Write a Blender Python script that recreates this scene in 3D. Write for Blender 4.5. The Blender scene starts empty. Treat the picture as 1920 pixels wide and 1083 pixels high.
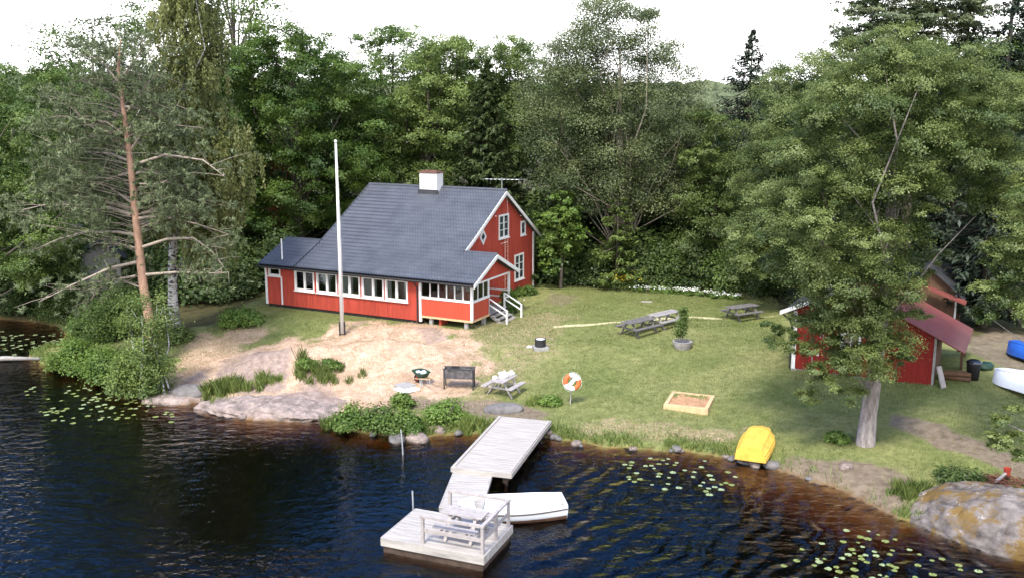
import bpy, math, random
import numpy as np
from mathutils import Vector, Matrix, Euler
rng = np.random.default_rng(11); random.seed(11)
sc = bpy.context.scene
COL = sc.collection
R = math.radians

# ------------------------------------------------------------------ camera, sky, sun
F, HOR, CH = 1800.0, 185.0, 14.0          # focal length in photo pixels, horizon row, height above the lake
PITCH = math.atan((541.5 - HOR) / F)
cam_d = bpy.data.cameras.new("Camera"); cam = bpy.data.objects.new("Camera", cam_d); COL.objects.link(cam)
cam.location = (0, 0, CH); cam.rotation_euler = (math.pi / 2 - PITCH, 0, 0)
cam_d.sensor_width = 36; cam_d.lens = F / 1920 * 36; cam_d.clip_start = 0.5; cam_d.clip_end = 3000
sc.camera = cam

SUN_EL, SUN_AZ = R(57), R(204)             # azimuth clockwise from +Y: behind the camera, to the left
world = bpy.data.worlds.new("World"); sc.world = world; world.use_nodes = True
wn = world.node_tree; wn.nodes.clear()
def wnode(t, **k):
    n = wn.nodes.new(t)
    for a, b in k.items(): setattr(n, a, b)
    return n
sky = wnode("ShaderNodeTexSky", sky_type='NISHITA', sun_disc=False, sun_elevation=SUN_EL, sun_rotation=SUN_AZ)
sky.air_density = 1.0; sky.dust_density = 0.5; sky.ozone_density = 4.0
bg = wnode("ShaderNodeBackground"); bg.inputs[1].default_value = 0.15
wout = wnode("ShaderNodeOutputWorld")
# thin bright cloud low in the sky, blue above
tc = wnode("ShaderNodeTexCoord"); sx = wnode("ShaderNodeSeparateXYZ")
mp = wnode("ShaderNodeMapping"); mp.inputs['Scale'].default_value = (1, 1, 3.0)
nz = wnode("ShaderNodeTexNoise"); nz.inputs['Scale'].default_value = 2.3; nz.inputs['Detail'].default_value = 6
wn.links.new(tc.outputs['Generated'], sx.inputs[0]); wn.links.new(tc.outputs['Generated'], mp.inputs[0]); wn.links.new(mp.outputs[0], nz.inputs['Vector'])
ad = wnode("ShaderNodeMath", operation='MULTIPLY_ADD'); ad.inputs[1].default_value = -0.2
wn.links.new(nz.outputs['Fac'], ad.inputs[0]); wn.links.new(sx.outputs['Z'], ad.inputs[2])
mr = wnode("ShaderNodeMapRange", interpolation_type='SMOOTHSTEP')
mr.inputs['From Min'].default_value = 0.05; mr.inputs['From Max'].default_value = 0.13
mr.inputs['To Min'].default_value = 1.0; mr.inputs['To Max'].default_value = 0.0
wn.links.new(ad.outputs[0], mr.inputs['Value'])
mx = wnode("ShaderNodeMix", data_type='RGBA'); mx.inputs['B'].default_value = (9.0, 9.0, 9.0, 1)
# unseen bright cloud bank, added behind the camera as soft white fill light
cb = wnode("ShaderNodeMath", operation='MULTIPLY_ADD'); cb.inputs[1].default_value = .7; wn.links.new(nz.outputs['Fac'], cb.inputs[0]); wn.links.new(sx.outputs['Y'], cb.inputs[2])
mb_ = wnode("ShaderNodeMapRange", interpolation_type='SMOOTHSTEP'); mb_.inputs['From Min'].default_value = .45; mb_.inputs['From Max'].default_value = -.15
mb_.inputs['To Min'].default_value = 0.0; mb_.inputs['To Max'].default_value = 0.8; wn.links.new(cb.outputs[0], mb_.inputs['Value'])
mmx = wnode("ShaderNodeMath", operation='MAXIMUM'); wn.links.new(mr.outputs[0], mmx.inputs[0]); wn.links.new(mb_.outputs[0], mmx.inputs[1])
hsv = wnode("ShaderNodeHueSaturation"); hsv.inputs['Saturation'].default_value = 1.25; hsv.inputs['Hue'].default_value = .51; hsv.inputs['Value'].default_value = 1.35; wn.links.new(sky.outputs[0], hsv.inputs['Color'])
wn.links.new(mmx.outputs[0], mx.inputs['Factor']); wn.links.new(hsv.outputs[0], mx.inputs['A'])
wn.links.new(mx.outputs['Result'], bg.inputs[0]); wn.links.new(bg.outputs[0], wout.inputs[0])

sd = bpy.data.lights.new("Sun", 'SUN'); sun = bpy.data.objects.new("Sun", sd); COL.objects.link(sun)
sd.energy = 2.2; sd.angle = R(12); sd.color = (1.0, 0.95, 0.86)
sdir = Vector((math.sin(SUN_AZ) * math.cos(SUN_EL), math.cos(SUN_AZ) * math.cos(SUN_EL), math.sin(SUN_EL)))
sun.rotation_euler = sdir.to_track_quat('Z', 'Y').to_euler(); sun.location = (0, 0, 60)
vs = sc.view_settings; sc.display_settings.display_device = 'sRGB'
vs.view_transform = 'Standard'; vs.look = 'None'; vs.gamma = 1; vs.use_curve_mapping = False
vs.exposure = 1.4
sc.cycles.use_denoising = True
sc.cycles.max_bounces = 6; sc.cycles.transparent_max_bounces = 12; sc.cycles.diffuse_bounces = 3
sc.cycles.glossy_bounces = 3; sc.cycles.transmission_bounces = 4; sc.cycles.volume_bounces = 0
sc.cycles.caustics_reflective = False; sc.cycles.caustics_refractive = False
sc.cycles.sample_clamp_indirect = 4.0

# ------------------------------------------------------------------ from photo pixels to the place
S_, C_ = math.sin(PITCH), math.cos(PITCH)
def ray(x, y):
    a = (x - 960) / F; b = (y - 541.5) / F
    return np.array([a, C_ - b * S_, -(S_ + b * C_)])
def at_z(x, y, z=0.0):
    d = ray(x, y); t = (z - CH) / d[2]; return np.array([0, 0, CH]) + t * d
def at_Y(x, y, Y):
    d = ray(x, y); return np.array([0, 0, CH]) + d * (Y / d[1])
def to_px(X):
    X = np.asarray(X, float); r = X - np.array([0, 0, CH])
    d = r[..., 1] * C_ - r[..., 2] * S_
    return np.stack([960 + F * r[..., 0] / d, 541.5 + F * (-r[..., 2] * C_ - r[..., 1] * S_) / d], -1)

def sd_poly(P, poly, closed=True):
    """signed distance of points to a polygon, positive inside"""
    P = np.asarray(P, float); poly = np.asarray(poly, float)
    A = poly; B = np.roll(poly, -1, 0)
    n = len(poly) if closed else len(poly) - 1
    d2 = np.full(len(P), 1e18); ins = np.zeros(len(P), bool)
    for i in range(len(poly)):
        a, b = A[i], B[i]; e = b - a; L = e @ e
        if L < 1e-12: continue
        if i < n:
            t = np.clip(((P - a) @ e) / L, 0, 1)
            q = P - (a + t[:, None] * e); d2 = np.minimum(d2, (q ** 2).sum(1))
        c = (a[1] > P[:, 1]) != (b[1] > P[:, 1])
        with np.errstate(divide='ignore', invalid='ignore'):
            xi = a[0] + (P[:, 1] - a[1]) / (b[1] - a[1] if b[1] != a[1] else 1e-9) * e[0]
        ins ^= c & (P[:, 0] < xi)
    return np.where(ins, 1, -1) * np.sqrt(d2)
def sstep(x, a, b):
    t = np.clip((x - a) / (b - a), 0, 1); return t * t * (3 - 2 * t)
def vnoise(x, y, seed=0):
    x = np.asarray(x, float); y = np.asarray(y, float)
    xi = np.floor(x).astype(np.int64); yi = np.floor(y).astype(np.int64); fx = x - xi; fy = y - yi
    fx = fx * fx * (3 - 2 * fx); fy = fy * fy * (3 - 2 * fy)
    def h(i, j):
        v = (i * 374761393 + j * 668265263 + seed * 1274126177) & 0x7fffffff
        v = ((v ^ (v >> 13)) * 1103515245) & 0x7fffffff
        return ((v ^ (v >> 16)) & 0xffff) / 65535.0
    return (h(xi, yi) * (1 - fx) + h(xi + 1, yi) * fx) * (1 - fy) + (h(xi, yi + 1) * (1 - fx) + h(xi + 1, yi + 1) * fx) * fy
def fbm(x, y, seed=0, o=4):
    s = 0; a = .5
    for k in range(o):
        s = s + a * vnoise(x * 2 ** k, y * 2 ** k, seed + k); a *= .5
    return s / (1 - .5 ** o)

# shoreline as seen in the photo, laid on the water level
SHORE_PX = [(-420, 585), (-200, 592), (0, 598), (60, 602), (105, 612), (128, 632), (115, 650), (85, 656), (58, 664), (75, 682), (120, 694),
            (165, 704), (215, 718), (262, 746), (292, 756), (335, 758), (385, 754), (405, 768), (480, 786), (560, 789), (604, 786),
            (640, 802), (700, 812), (745, 818), (800, 818), (850, 813), (905, 812), (985, 814), (1035, 819), (1080, 831), (1150, 839), (1230, 843),
            (1300, 849), (1370, 857), (1440, 874), (1500, 893), (1560, 910), (1620, 936), (1650, 950), (1690, 975), (1745, 985),
            (1850, 1000), (1950, 1015)]
SHORE = [tuple(at_z(x, y, 0)[:2]) for x, y in SHORE_PX]
SHORE = [(-220, 110), (-120, 84), (-60, 66)] + SHORE + [(21, 28.5), (30, 24), (50, 10), (90, -20), (200, -60)]
LAND = SHORE + [(1300, -200), (1300, 1500), (-1300, 1500), (-1300, 160)]
POLE = at_z(642, 628, 2.35)
def poly_w(px, z): return [tuple(at_z(x, y, z)[:2]) for x, y in px]
SHALLOW = poly_w([(1330, 840), (1480, 880), (1600, 925), (1690, 985), (1690, 1010), (1600, 1000), (1450, 935), (1340, 890)], 0)
SHALLOW2 = poly_w([(300, 740), (400, 755), (600, 780), (620, 815), (420, 800), (300, 775)], 0)
def shore_d(P):
    d = sd_poly(P, LAND)
    n = (fbm(P[:, 0] * 1.3, P[:, 1] * 1.3, 5, 3) - .5) * .7
    return d + n * np.exp(-np.abs(d) / 3.0)
HX, HY, HROT, HZ = -2.177, 51.332, -0.456, 1.6
def house_local(P):
    c, s = math.cos(HROT), math.sin(HROT); dx = P[:, 0] - HX; dy = P[:, 1] - HY
    return c * dx + s * dy, -s * dx + c * dy
def height(P):
    P = np.asarray(P, float); x, y = P[:, 0], P[:, 1]
    d = shore_d(P)
    dl = np.maximum(d, 0)
    h = .26 * (1 - np.exp(-dl / .3)) + 1.3 * sstep(dl, 0, 16) + 1.2 * sstep(dl, 24, 90)
    h += (fbm(x * .35, y * .35, 21, 3) - .5) * .25 * sstep(dl, .5, 5)
    # granite knoll under the flagpole
    k = lambda cx, cy, sx_, sy_, a: a * np.exp(-((x - cx) / sx_) ** 2 - ((y - cy) / sy_) ** 2)
    kn = k(POLE[0] + .4, POLE[1] + .1, 4.2, 1.9, .95) + k(POLE[0] - 3.6, POLE[1] - .8, 2.6, 1.7, .7) + k(POLE[0] + 3.3, POLE[1] + .6, 2.0, 1.4, .45)
    h += kn * (.8 + .45 * fbm(x * .9, y * .9, 31, 4)) * sstep(dl, 0, 3)
    lx, ly = house_local(P)
    fl = sstep(-np.maximum(np.maximum(-15.5 - lx, lx - 2.5), np.maximum(-1.2 - ly, ly - 14)), -2.2, .2)
    h = h * (1 - fl) + (HZ - .06) * fl
    dep = np.maximum(-d, 0)
    sl = .75 - .62 * sstep(sd_poly(P, SHALLOW), -1.0, .6) - .30 * sstep(sd_poly(P, SHALLOW2), -.8, .5)
    b = -np.minimum(dep * sl + .03, 3.2)
    return np.where(d > 0, h, b)
def gz(x, y): return float(height(np.array([[x, y]]))[0])
def on_ground(px, py):
    d = ray(px, py); ts = np.linspace(15, 140, 3200); P = np.array([0, 0, CH]) + ts[:, None] * d
    hh = np.maximum(height(P[:, :2]), 0); i = int(np.argmax(P[:, 2] < hh))
    if i == 0: return P[-1]
    p = P[i].copy(); p[2] = hh[i]; return p

# ------------------------------------------------------------------ materials
def new_mat(name):
    m = bpy.data.materials.new(name); m.use_nodes = True; nt = m.node_tree; nt.nodes.clear(); return m, nt
def mat(name, col, rough=.7, amt=.25, scale=3.0, stretch=(1, 1, 1), bump=.0, bscale=None, spec=.3, col2=None, metal=0.0, thr=None, coord='Object'):
    m, nt = new_mat(name); N, L = nt.nodes.new, nt.links.new
    o = N("ShaderNodeOutputMaterial"); b = N("ShaderNodeBsdfPrincipled"); L(b.outputs[0], o.inputs[0])
    t = N("ShaderNodeTexCoord"); mp = N("ShaderNodeMapping"); mp.inputs['Scale'].default_value = stretch
    n = N("ShaderNodeTexNoise"); n.inputs['Scale'].default_value = scale; n.inputs['Detail'].default_value = 6; n.inputs['Roughness'].default_value = .65
    L(t.outputs[coord], mp.inputs[0]); L(mp.outputs[0], n.inputs['Vector'])
    r = N("ShaderNodeValToRGB"); c = np.array(col)
    lo, hi = thr or (.3, .7)
    r.color_ramp.elements[0].position = lo; r.color_ramp.elements[1].position = hi
    r.color_ramp.elements[0].color = (*(c * (1 - amt)), 1)
    r.color_ramp.elements[1].color = (*(np.array(col2) if col2 else c * (1 + amt)), 1)
    L(n.outputs['Fac'], r.inputs[0]); L(r.outputs[0], b.inputs['Base Color'])
    b.inputs['Roughness'].default_value = rough; b.inputs['Specular IOR Level'].default_value = spec; b.inputs['Metallic'].default_value = metal
    if bump:
        n2 = N("ShaderNodeTexNoise"); n2.inputs['Scale'].default_value = bscale or scale * 4; n2.inputs['Detail'].default_value = 5
        L(mp.outputs[0], n2.inputs['Vector'])
        bp = N("ShaderNodeBump"); bp.inputs['Strength'].default_value = bump; bp.inputs['Distance'].default_value = .05
        L(n2.outputs['Fac'], bp.inputs['Height']); L(bp.outputs[0], b.inputs['Normal'])
    return m
def leaf_mat(name, ca, cb, trans=.3, gloss=.015):
    m, nt = new_mat(name); N, L = nt.nodes.new, nt.links.new
    o = N("ShaderNodeOutputMaterial"); at = N("ShaderNodeAttribute"); at.attribute_name = 'tint'
    oi = N("ShaderNodeObjectInfo")
    mx = N("ShaderNodeMix"); mx.data_type = 'RGBA'; mx.inputs['A'].default_value = (*ca, 1); mx.inputs['B'].default_value = (*cb, 1)
    L(at.outputs['Fac'], mx.inputs['Factor'])
    hs = N("ShaderNodeHueSaturation"); L(mx.outputs['Result'], hs.inputs['Color'])
    mr = N("ShaderNodeMapRange"); mr.inputs['To Min'].default_value = .8; mr.inputs['To Max'].default_value = 1.2
    L(oi.outputs['Random'], mr.inputs['Value']); L(mr.outputs[0], hs.inputs['Value'])
    d = N("ShaderNodeBsdfDiffuse"); t = N("ShaderNodeBsdfTranslucent"); g = N("ShaderNodeBsdfGlossy"); g.inputs['Roughness'].default_value = .45
    L(hs.outputs[0], d.inputs[0]); L(hs.outputs[0], t.inputs[0]); g.inputs[0].default_value = (.8, .85, .9, 1)
    m1 = N("ShaderNodeMixShader"); m1.inputs[0].default_value = trans; L(d.outputs[0], m1.inputs[1]); L(t.outputs[0], m1.inputs[2])
    m2 = N("ShaderNodeMixShader"); m2.inputs[0].default_value = gloss; L(m1.outputs[0], m2.inputs[1]); L(g.outputs[0], m2.inputs[2])
    L(m2.outputs[0], o.inputs[0]); return m
M = {}
M['red'] = mat('red_boards', (.335, .050, .032), .8, .30, 1.2, (6, 6, .5), .35, 6, .2)
M['redp'] = mat('fresh_red_boards', (.40, .064, .036), .75, .12, 1.2, (6, 6, .5), .25, 6, .2)
M['redold'] = mat('shed_red_boards', (.19, .020, .015), .85, .25, 1.5, (7, 7, .5), .4, 6, .15)
M['white'] = mat('white_paint', (.66, .65, .63), .55, .06, 4, bump=.05)
M['bluewhite'] = mat('blue_white_hull', (.80, .81, .83), .35, .04, 2, spec=.5)
M['roof'] = mat('slate_blue_roof_tiles', (.062, .067, .079), .42, .25, .9, spec=.45, bump=.08, bscale=14)
M['roofdark'] = mat('dark_roof_felt', (.035, .036, .04), .8, .3, 2)
M['roofred'] = mat('red_sheet_roof', (.155, .044, .035), .6, .15, 1.0, spec=.3)
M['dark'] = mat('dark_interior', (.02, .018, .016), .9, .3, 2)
M['int'] = mat('interior_wall', (.16, .11, .07), .9, .3, 2)
M['curtain'] = mat('white_curtain', (.7, .68, .64), .9, .12, 6, (8, 8, .3))
M['stone'] = mat('granite', (.135, .125, .122), .9, .35, 2.2, bump=.6, bscale=7, spec=.2)
M['stoneL'] = mat('pale_granite', (.22, .175, .155), .95, .55, 2.6, bump=1.0, bscale=9, spec=.2)
M['conc'] = mat('concrete', (.28, .27, .26), .9, .15, 4, bump=.1)
M['deck'] = mat('weathered_pale_decking', (.345, .315, .285), .85, .30, 1.6, (.6, 7, 3), .2, 5, .15)
M['deckd'] = mat('grey_old_wood', (.27, .25, .235), .85, .25, 2.0, (2, 2, 2), .3, 8, .15)
M['rail'] = mat('grey_rail_wood', (.33, .295, .28), .85, .2, 2.5, (2, 2, 2), .25, 8, .15)
M['plank'] = mat('raw_pine_wood', (.52, .36, .20), .75, .18, 2.5, (2, 2, 2), .2, 8, .2)
M['sand'] = mat('sandbox_sand', (.38, .22, .12), .95, .25, 3, bump=.4, bscale=12, spec=.1)
M['tar'] = mat('wet_dark_timber', (.06, .04, .028), .6, .4, 3)
M['metal'] = mat('galvanised_metal', (.45, .46, .47), .45, .1, 5, metal=.6)
M['black'] = mat('black_iron', (.02, .02, .022), .55, .4, 6, spec=.4)
M['rust'] = mat('rusty_steel', (.07, .06, .06), .7, .5, 5, col2=(.13, .12, .125))
M['green'] = mat('dark_green_tray', (.02, .05, .03), .5, .2, 4)
M['redpaint'] = mat('red_enamel', (.35, .05, .03), .5, .2, 4)
M['yellow'] = mat('yellow_hull', (.66, .40, .06), .5, .22, 2.4, spec=.45)
M['blue'] = mat('blue_hull', (.02, .10, .42), .4, .12, 2, spec=.5)
M['orange'] = mat('orange_buoy', (.62, .11, .03), .5, .08, 5)
M['brownhull'] = mat('brown_stained_hull', (.16, .085, .055), .5, .35, 2.5)
M['coal'] = mat('ash_and_coal', (.10, .10, .10), .95, .8, 14)
M['terracotta'] = mat('chimney_cap', (.14, .07, .05), .8, .2, 4)
M['bark'] = mat('grey_bark', (.17, .14, .125), .95, .4, 3, (2, 2, .6), .7, 9, .1)
M['barkd'] = mat('dark_bark', (.09, .075, .06), .95, .4, 3, (2, 2, .6), .6, 9, .1)
M['alderbark'] = mat('pale_alder_bark', (.25, .215, .20), .95, .55, 3.0, (2.2, 2.2, .6), 1.0, 7, .1)
M['ladder'] = mat('faded_pink_ladder', (.46, .22, .17), .8, .15, 5)
M['pinebark'] = mat('orange_pine_bark', (.36, .22, .155), .95, .3, 2.5, (2, 2, .6), .6, 9, .1)
M['palebranch'] = mat('pale_bare_branch', (.30, .25, .20), .95, .25, 3, bump=.3)
M['birchbark'] = mat('birch_bark', (.05, .05, .05), .9, .3, 3.5, (1, 1, 2.2), .3, 9, .1, col2=(.46, .44, .42), thr=(.42, .52))
M['carpaint'] = mat('dark_car_paint', (.015, .017, .022), .25, .1, 1, spec=.6)
M['rubber'] = mat('tyre_rubber', (.02, .02, .02), .9, .2, 6)
M['bag'] = mat('white_plastic', (.8, .8, .8), .5, .04, 6)
M['lampglass'] = mat('clear_lamp_lens', (.6, .6, .6), .2, .05, 4, spec=.6)
M['brownwood'] = mat('brown_shelter_wood', (.11, .06, .035), .9, .3, 3, (6, 6, .6), .3)
M['brush'] = mat('dead_red_brown_twigs', (.16, .07, .045), .95, .5, 5)
def glass_mat():
    m, nt = new_mat('window_glass'); N, L = nt.nodes.new, nt.links.new
    o = N("ShaderNodeOutputMaterial"); t = N("ShaderNodeBsdfTransparent"); t.inputs[0].default_value = (.75, .78, .78, 1)
    g = N("ShaderNodeBsdfGlossy"); g.inputs['Roughness'].default_value = .03
    fr = N("ShaderNodeFresnel"); fr.inputs[0].default_value = 1.6
    m1 = N("ShaderNodeMixShader"); L(fr.outputs[0], m1.inputs[0]); L(t.outputs[0], m1.inputs[1]); L(g.outputs[0], m1.inputs[2]); L(m1.outputs[0], o.inputs[0]); return m
M['glass'] = glass_mat()
# foliage: dark tone, light tone
M['l_maple'] = leaf_mat('maple_leaves', (.040, .082, .016), (.135, .205, .040), .38)
M['l_broad'] = leaf_mat('broad_leaves', (.052, .092, .022), (.155, .22, .054), .38)
M['l_olive'] = leaf_mat('olive_leaves', (.066, .104, .026), (.18, .235, .062), .38)
M['l_alder'] = leaf_mat('alder_leaves', (.045, .075, .018), (.180, .215, .066), .38, .02)
M['l_aspen'] = leaf_mat('aspen_leaves', (.080, .112, .046), (.215, .245, .10), .38)
M['l_birch'] = leaf_mat('birch_leaves', (.125, .150, .042), (.29, .30, .098), .4)
M['l_pine'] = leaf_mat('pine_needles', (.066, .090, .042), (.185, .210, .105), .2)
M['l_spruce'] = leaf_mat('spruce_needles', (.016, .030, .013), (.066, .086, .028), .12)
M['l_sprdark'] = leaf_mat('dark_spruce_needles', (.016, .026, .020), (.055, .072, .044), .12)
M['l_bright'] = leaf_mat('bright_shrub_leaves', (.055, .105, .018), (.150, .220, .045))
M['l_dark'] = leaf_mat('dark_shrub_leaves', (.034, .062, .018), (.105, .150, .044), .38)
M['l_grass'] = leaf_mat('lawn_blades', (.095, .125, .032), (.235, .245, .090), .25, .02)
M['l_reed'] = leaf_mat('shore_grass', (.09, .135, .028), (.22, .265, .07), .3, .03)
M['l_straw'] = leaf_mat('dry_straw', (.38, .26, .15), (.62, .49, .33), .2, .02)
M['l_yellow'] = leaf_mat('yellow_petals', (.45, .32, .03), (.65, .50, .06), .2, .0)
M['l_white'] = leaf_mat('white_petals', (.55, .58, .52), (.78, .78, .75), .2, .0)
M['pad'] = mat('lily_pad', (.17, .20, .06), .35, .3, 5, spec=.5)
M['padl'] = mat('pale_lily_pad', (.24, .29, .14), .3, .25, 5, spec=.5)

# ------------------------------------------------------------------ mesh builder
class MB:
    def __init__(s): s.v, s.f, s.mi = [], [], []
    def add(s, vs, fs, mi=0):
        n = len(s.v); s.v += [tuple(map(float, v)) for v in vs]; s.f += [tuple(i + n for i in f) for f in fs]; s.mi += [mi] * len(fs); return s
    def box(s, c, d, rot=None, mi=0):
        x, y, z = [q / 2 for q in d]
        vs = [Vector((a * x, b * y, e * z)) for a in (-1, 1) for b in (-1, 1) for e in (-1, 1)]
        if rot is not None:
            m = rot if isinstance(rot, Matrix) else Euler(rot).to_matrix(); vs = [m @ v for v in vs]
        vs = [v + Vector(c) for v in vs]
        return s.add(vs, [(0, 1, 3, 2), (4, 6, 7, 5), (0, 4, 5, 1), (2, 3, 7, 6), (0, 2, 6, 4), (1, 5, 7, 3)], mi)
    def b2(s, lo, hi, mi=0):
        lo, hi = np.array(lo, float), np.array(hi, float); return s.box((lo + hi) / 2, np.abs(hi - lo), mi=mi)
    def beam(s, a, b, w, h, mi=0, up=(0, 0, 1)):
        a, b = Vector(a), Vector(b); d = b - a; L = d.length; y = d / L; up = Vector(up)
        if abs(y.dot(up)) > .98: up = Vector((1, 0, 0))
        x = y.cross(up).normalized(); z = x.cross(y)
        m = Matrix((x, y, z)).transposed(); return s.box((a + b) / 2, (w, L, h), m, mi)
    def tube(s, pts, rad, n=8, mi=0, cap=True):
        pts = [Vector(p) for p in pts]
        if not hasattr(rad, '__len__'): rad = [rad] * len(pts)
        vs, fs = [], []; ref = None
        for i, p in enumerate(pts):
            t = (pts[min(i + 1, len(pts) - 1)] - pts[max(i - 1, 0)]).normalized()
            if ref is None: ref = Vector((1, 0, 0)) if abs(t.x) < .8 else Vector((0, 1, 0))
            x = (ref - t * ref.dot(t)).normalized(); ref = x; y = t.cross(x)
            for k in range(n):
                a = 2 * math.pi * k / n; vs.append(p + (x * math.cos(a) + y * math.sin(a)) * rad[i])
        for i in range(len(pts) - 1):
            for k in range(n):
                k2 = (k + 1) % n; fs.append((i * n + k, i * n + k2, (i + 1) * n + k2, (i + 1) * n + k))
        if cap: fs += [tuple(range(n))[::-1], tuple((len(pts) - 1) * n + k for k in range(n))]
        return s.add(vs, fs, mi)
    def prism(s, poly, y0, y1, axis='y', mi=0):
        """poly in (a,z) extruded along an axis"""
        n = len(poly)
        if axis == 'y': f = lambda a, z, q: (a, q, z)
        elif axis == 'x': f = lambda a, z, q: (q, a, z)
        else: f = lambda a, z, q: (a, z, q)
        vs = [f(a, z, y0) for a, z in poly] + [f(a, z, y1) for a, z in poly]
        return s.add(vs, [tuple(range(n)), tuple(range(n, 2 * n))[::-1]] + [(i, i + n, (i + 1) % n + n, (i + 1) % n) for i in range(n)], mi)
    def lathe(s, prof, n=20, c=(0, 0, 0), mi=0):
        vs, fs = [], []
        for r, z in prof:
            for k in range(n):
                a = 2 * math.pi * k / n; vs.append((c[0] + r * math.cos(a), c[1] + r * math.sin(a), c[2] + z))
        for i in range(len(prof) - 1):
            for k in range(n):
                k2 = (k + 1) % n; fs.append((i * n + k, i * n + k2, (i + 1) * n + k2, (i + 1) * n + k))
        return s.add(vs, fs, mi)
    def grid(s, fn, nu, nv, mi=0, closeu=False):
        vs = [fn(i / nu, j / nv) for i in range(nu + 1) for j in range(nv + 1)]
        fs = [(i * (nv + 1) + j, (i + 1) * (nv + 1) + j, (i + 1) * (nv + 1) + j + 1, i * (nv + 1) + j + 1) for i in range(nu) for j in range(nv)]
        return s.add(vs, fs, mi)
    def build(s, name, m, parent=None, smooth=False, bevel=0):
        me = bpy.data.meshes.new(name); me.from_pydata(s.v, [], s.f); me.update()
        ob = bpy.data.objects.new(name, me); COL.objects.link(ob)
        for q in (m if isinstance(m, (list, tuple)) else [m]): me.materials.append(M[q] if isinstance(q, str) else q)
        if any(s.mi): me.polygons.foreach_set('material_index', s.mi)
        import bmesh
        bm = bmesh.new(); bm.from_mesh(me); bmesh.ops.recalc_face_normals(bm, faces=bm.faces); bm.to_mesh(me); bm.free()
        if smooth: me.polygons.foreach_set('use_smooth', [True] * len(me.polygons))
        if bevel:
            md = ob.modifiers.new('bevel', 'BEVEL'); md.width = bevel; md.segments = 2; md.limit_method = 'ANGLE'
        if parent is not None: ob.parent = parent
        return ob
def tag(o, label=None, cat=None, group=None, kind=None):
    if label: o['label'] = label
    if cat: o['category'] = cat
    if group: o['group'] = group
    if kind: o['kind'] = kind
    return o
def thing(name, label, cat, loc=(0, 0, 0), rz=0.0, group=None):
    o = bpy.data.objects.new(name, None); COL.objects.link(o); o.empty_display_size = .2
    o.location = tuple(map(float, loc)); o.rotation_euler = (0, 0, rz); return tag(o, label, cat, group)
def kids(o): return [c for c in bpy.data.objects if c.parent == o]
def copy_tree(o, loc=None, rz=None, label=None, group=None, scale=None, parent=None):
    ch = kids(o); c = o.copy(); COL.objects.link(c)
    if parent is not None: c.parent = parent
    if loc is not None: c.location = tuple(map(float, loc))
    if rz is not None: c.rotation_euler = (0, 0, rz)
    if scale is not None: c.scale = (scale,) * 3 if not hasattr(scale, '__len__') else scale
    if label: c['label'] = label
    if group: c['group'] = group
    for q in ch: copy_tree(q, parent=c)
    return c
# ------------------------------------------------------------------ the ground: one sheet to the horizon
def pmask(P, px, z, soft, seed=0, wob=.6):
    d = sd_poly(P, poly_w(px, z)); d = d + (fbm(P[:, 0] * .9, P[:, 1] * .9, 40 + seed, 4) - .5) * 2 * wob * min(soft, 1.5)
    return sstep(d, -soft, soft)
def m_dry(P):
    a = pmask(P, [(318, 660), (360, 635), (440, 622), (540, 610), (640, 603), (790, 600), (850, 612), (905, 640), (880, 680), (800, 705), (720, 735), (600, 738), (480, 735), (380, 745), (310, 720)], 1.7, 1.1, 1, 1.7)
    b = .42 * pmask(P, [(1060, 778), (1150, 772), (1300, 785), (1390, 790), (1400, 812), (1300, 815), (1180, 806), (1080, 800)], .6, .6, 2, 1.2)
    c = .36 * pmask(P, [(860, 610), (1000, 590), (1090, 600), (1060, 660), (960, 720), (850, 740), (800, 740)], 1.3, 1.5, 3, 1)
    d = .62 * pmask(P, [(300, 650), (325, 618), (400, 605), (470, 600), (520, 612), (430, 640), (350, 690), (305, 700)], 1.4, .9, 18, 1.6)
    return np.maximum.reduce([a, b, c, d])
def m_soil(P):
    a = .75 * pmask(P, [(735, 728), (800, 735), (900, 735), (985, 742), (1030, 760), (1000, 790), (930, 775), (860, 755), (790, 752), (740, 748)], .7, .5, 4, .8)
    b = .9 * pmask(P, [(1430, 868), (1500, 862), (1600, 868), (1690, 880), (1710, 930), (1680, 985), (1600, 935), (1500, 898)], .2, .7, 5, 1)
    c = .8 * pmask(P, [(1670, 782), (1760, 805), (1850, 838), (1960, 870), (1960, 905), (1850, 872), (1740, 832), (1660, 800)], .6, .35, 6, .8)
    d = .55 * pmask(P, [(1030, 545), (1090, 552), (1060, 575), (1010, 570)], 1.6, .6, 7, .8)
    e = .65 * pmask(P, [(1790, 668), (1840, 690), (1990, 740), (1990, 650), (1850, 620)], 1.2, .6, 8, .8)
    return np.maximum.reduce([a, b, c, d, e])
def m_rock(P):
    a = .95 * pmask(P, [(385, 752), (470, 742), (600, 735), (650, 748), (625, 775), (600, 800), (480, 800), (400, 775)], .4, .35, 9, .9)
    b = .7 * pmask(P, [(420, 640), (520, 628), (560, 650), (520, 690), (440, 690), (400, 665)], 1.6, .6, 10, 1.6)
    c = .6 * pmask(P, [(770, 602), (830, 606), (850, 625), (800, 628)], 1.8, .4, 11, 1)
    d = .6 * pmask(P, [(540, 700), (620, 690), (640, 720), (560, 725)], 1.0, .4, 12, 1)
    e = .8 * pmask(P, [(290, 745), (385, 700), (392, 760), (295, 765)], .3, .4, 13, .8)
    return np.maximum.reduce([a, b, c, d, e])
def m_line(P):
    a = pmask(P, [(1036, 611), (1165, 602), (1166, 605), (1038, 613.5)], 1.5, .09, 14, .2) * .9
    b = pmask(P, [(1165, 601), (1290, 593), (1355, 595), (1355, 598), (1290, 597), (1166, 605)], 1.5, .09, 15, .2) * .75
    c = .5 * pmask(P, [(1425, 590), (1462, 588), (1462, 591), (1425, 594)], 1.6, .1, 16, .1)
    return np.maximum.reduce([a, b, c])
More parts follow.
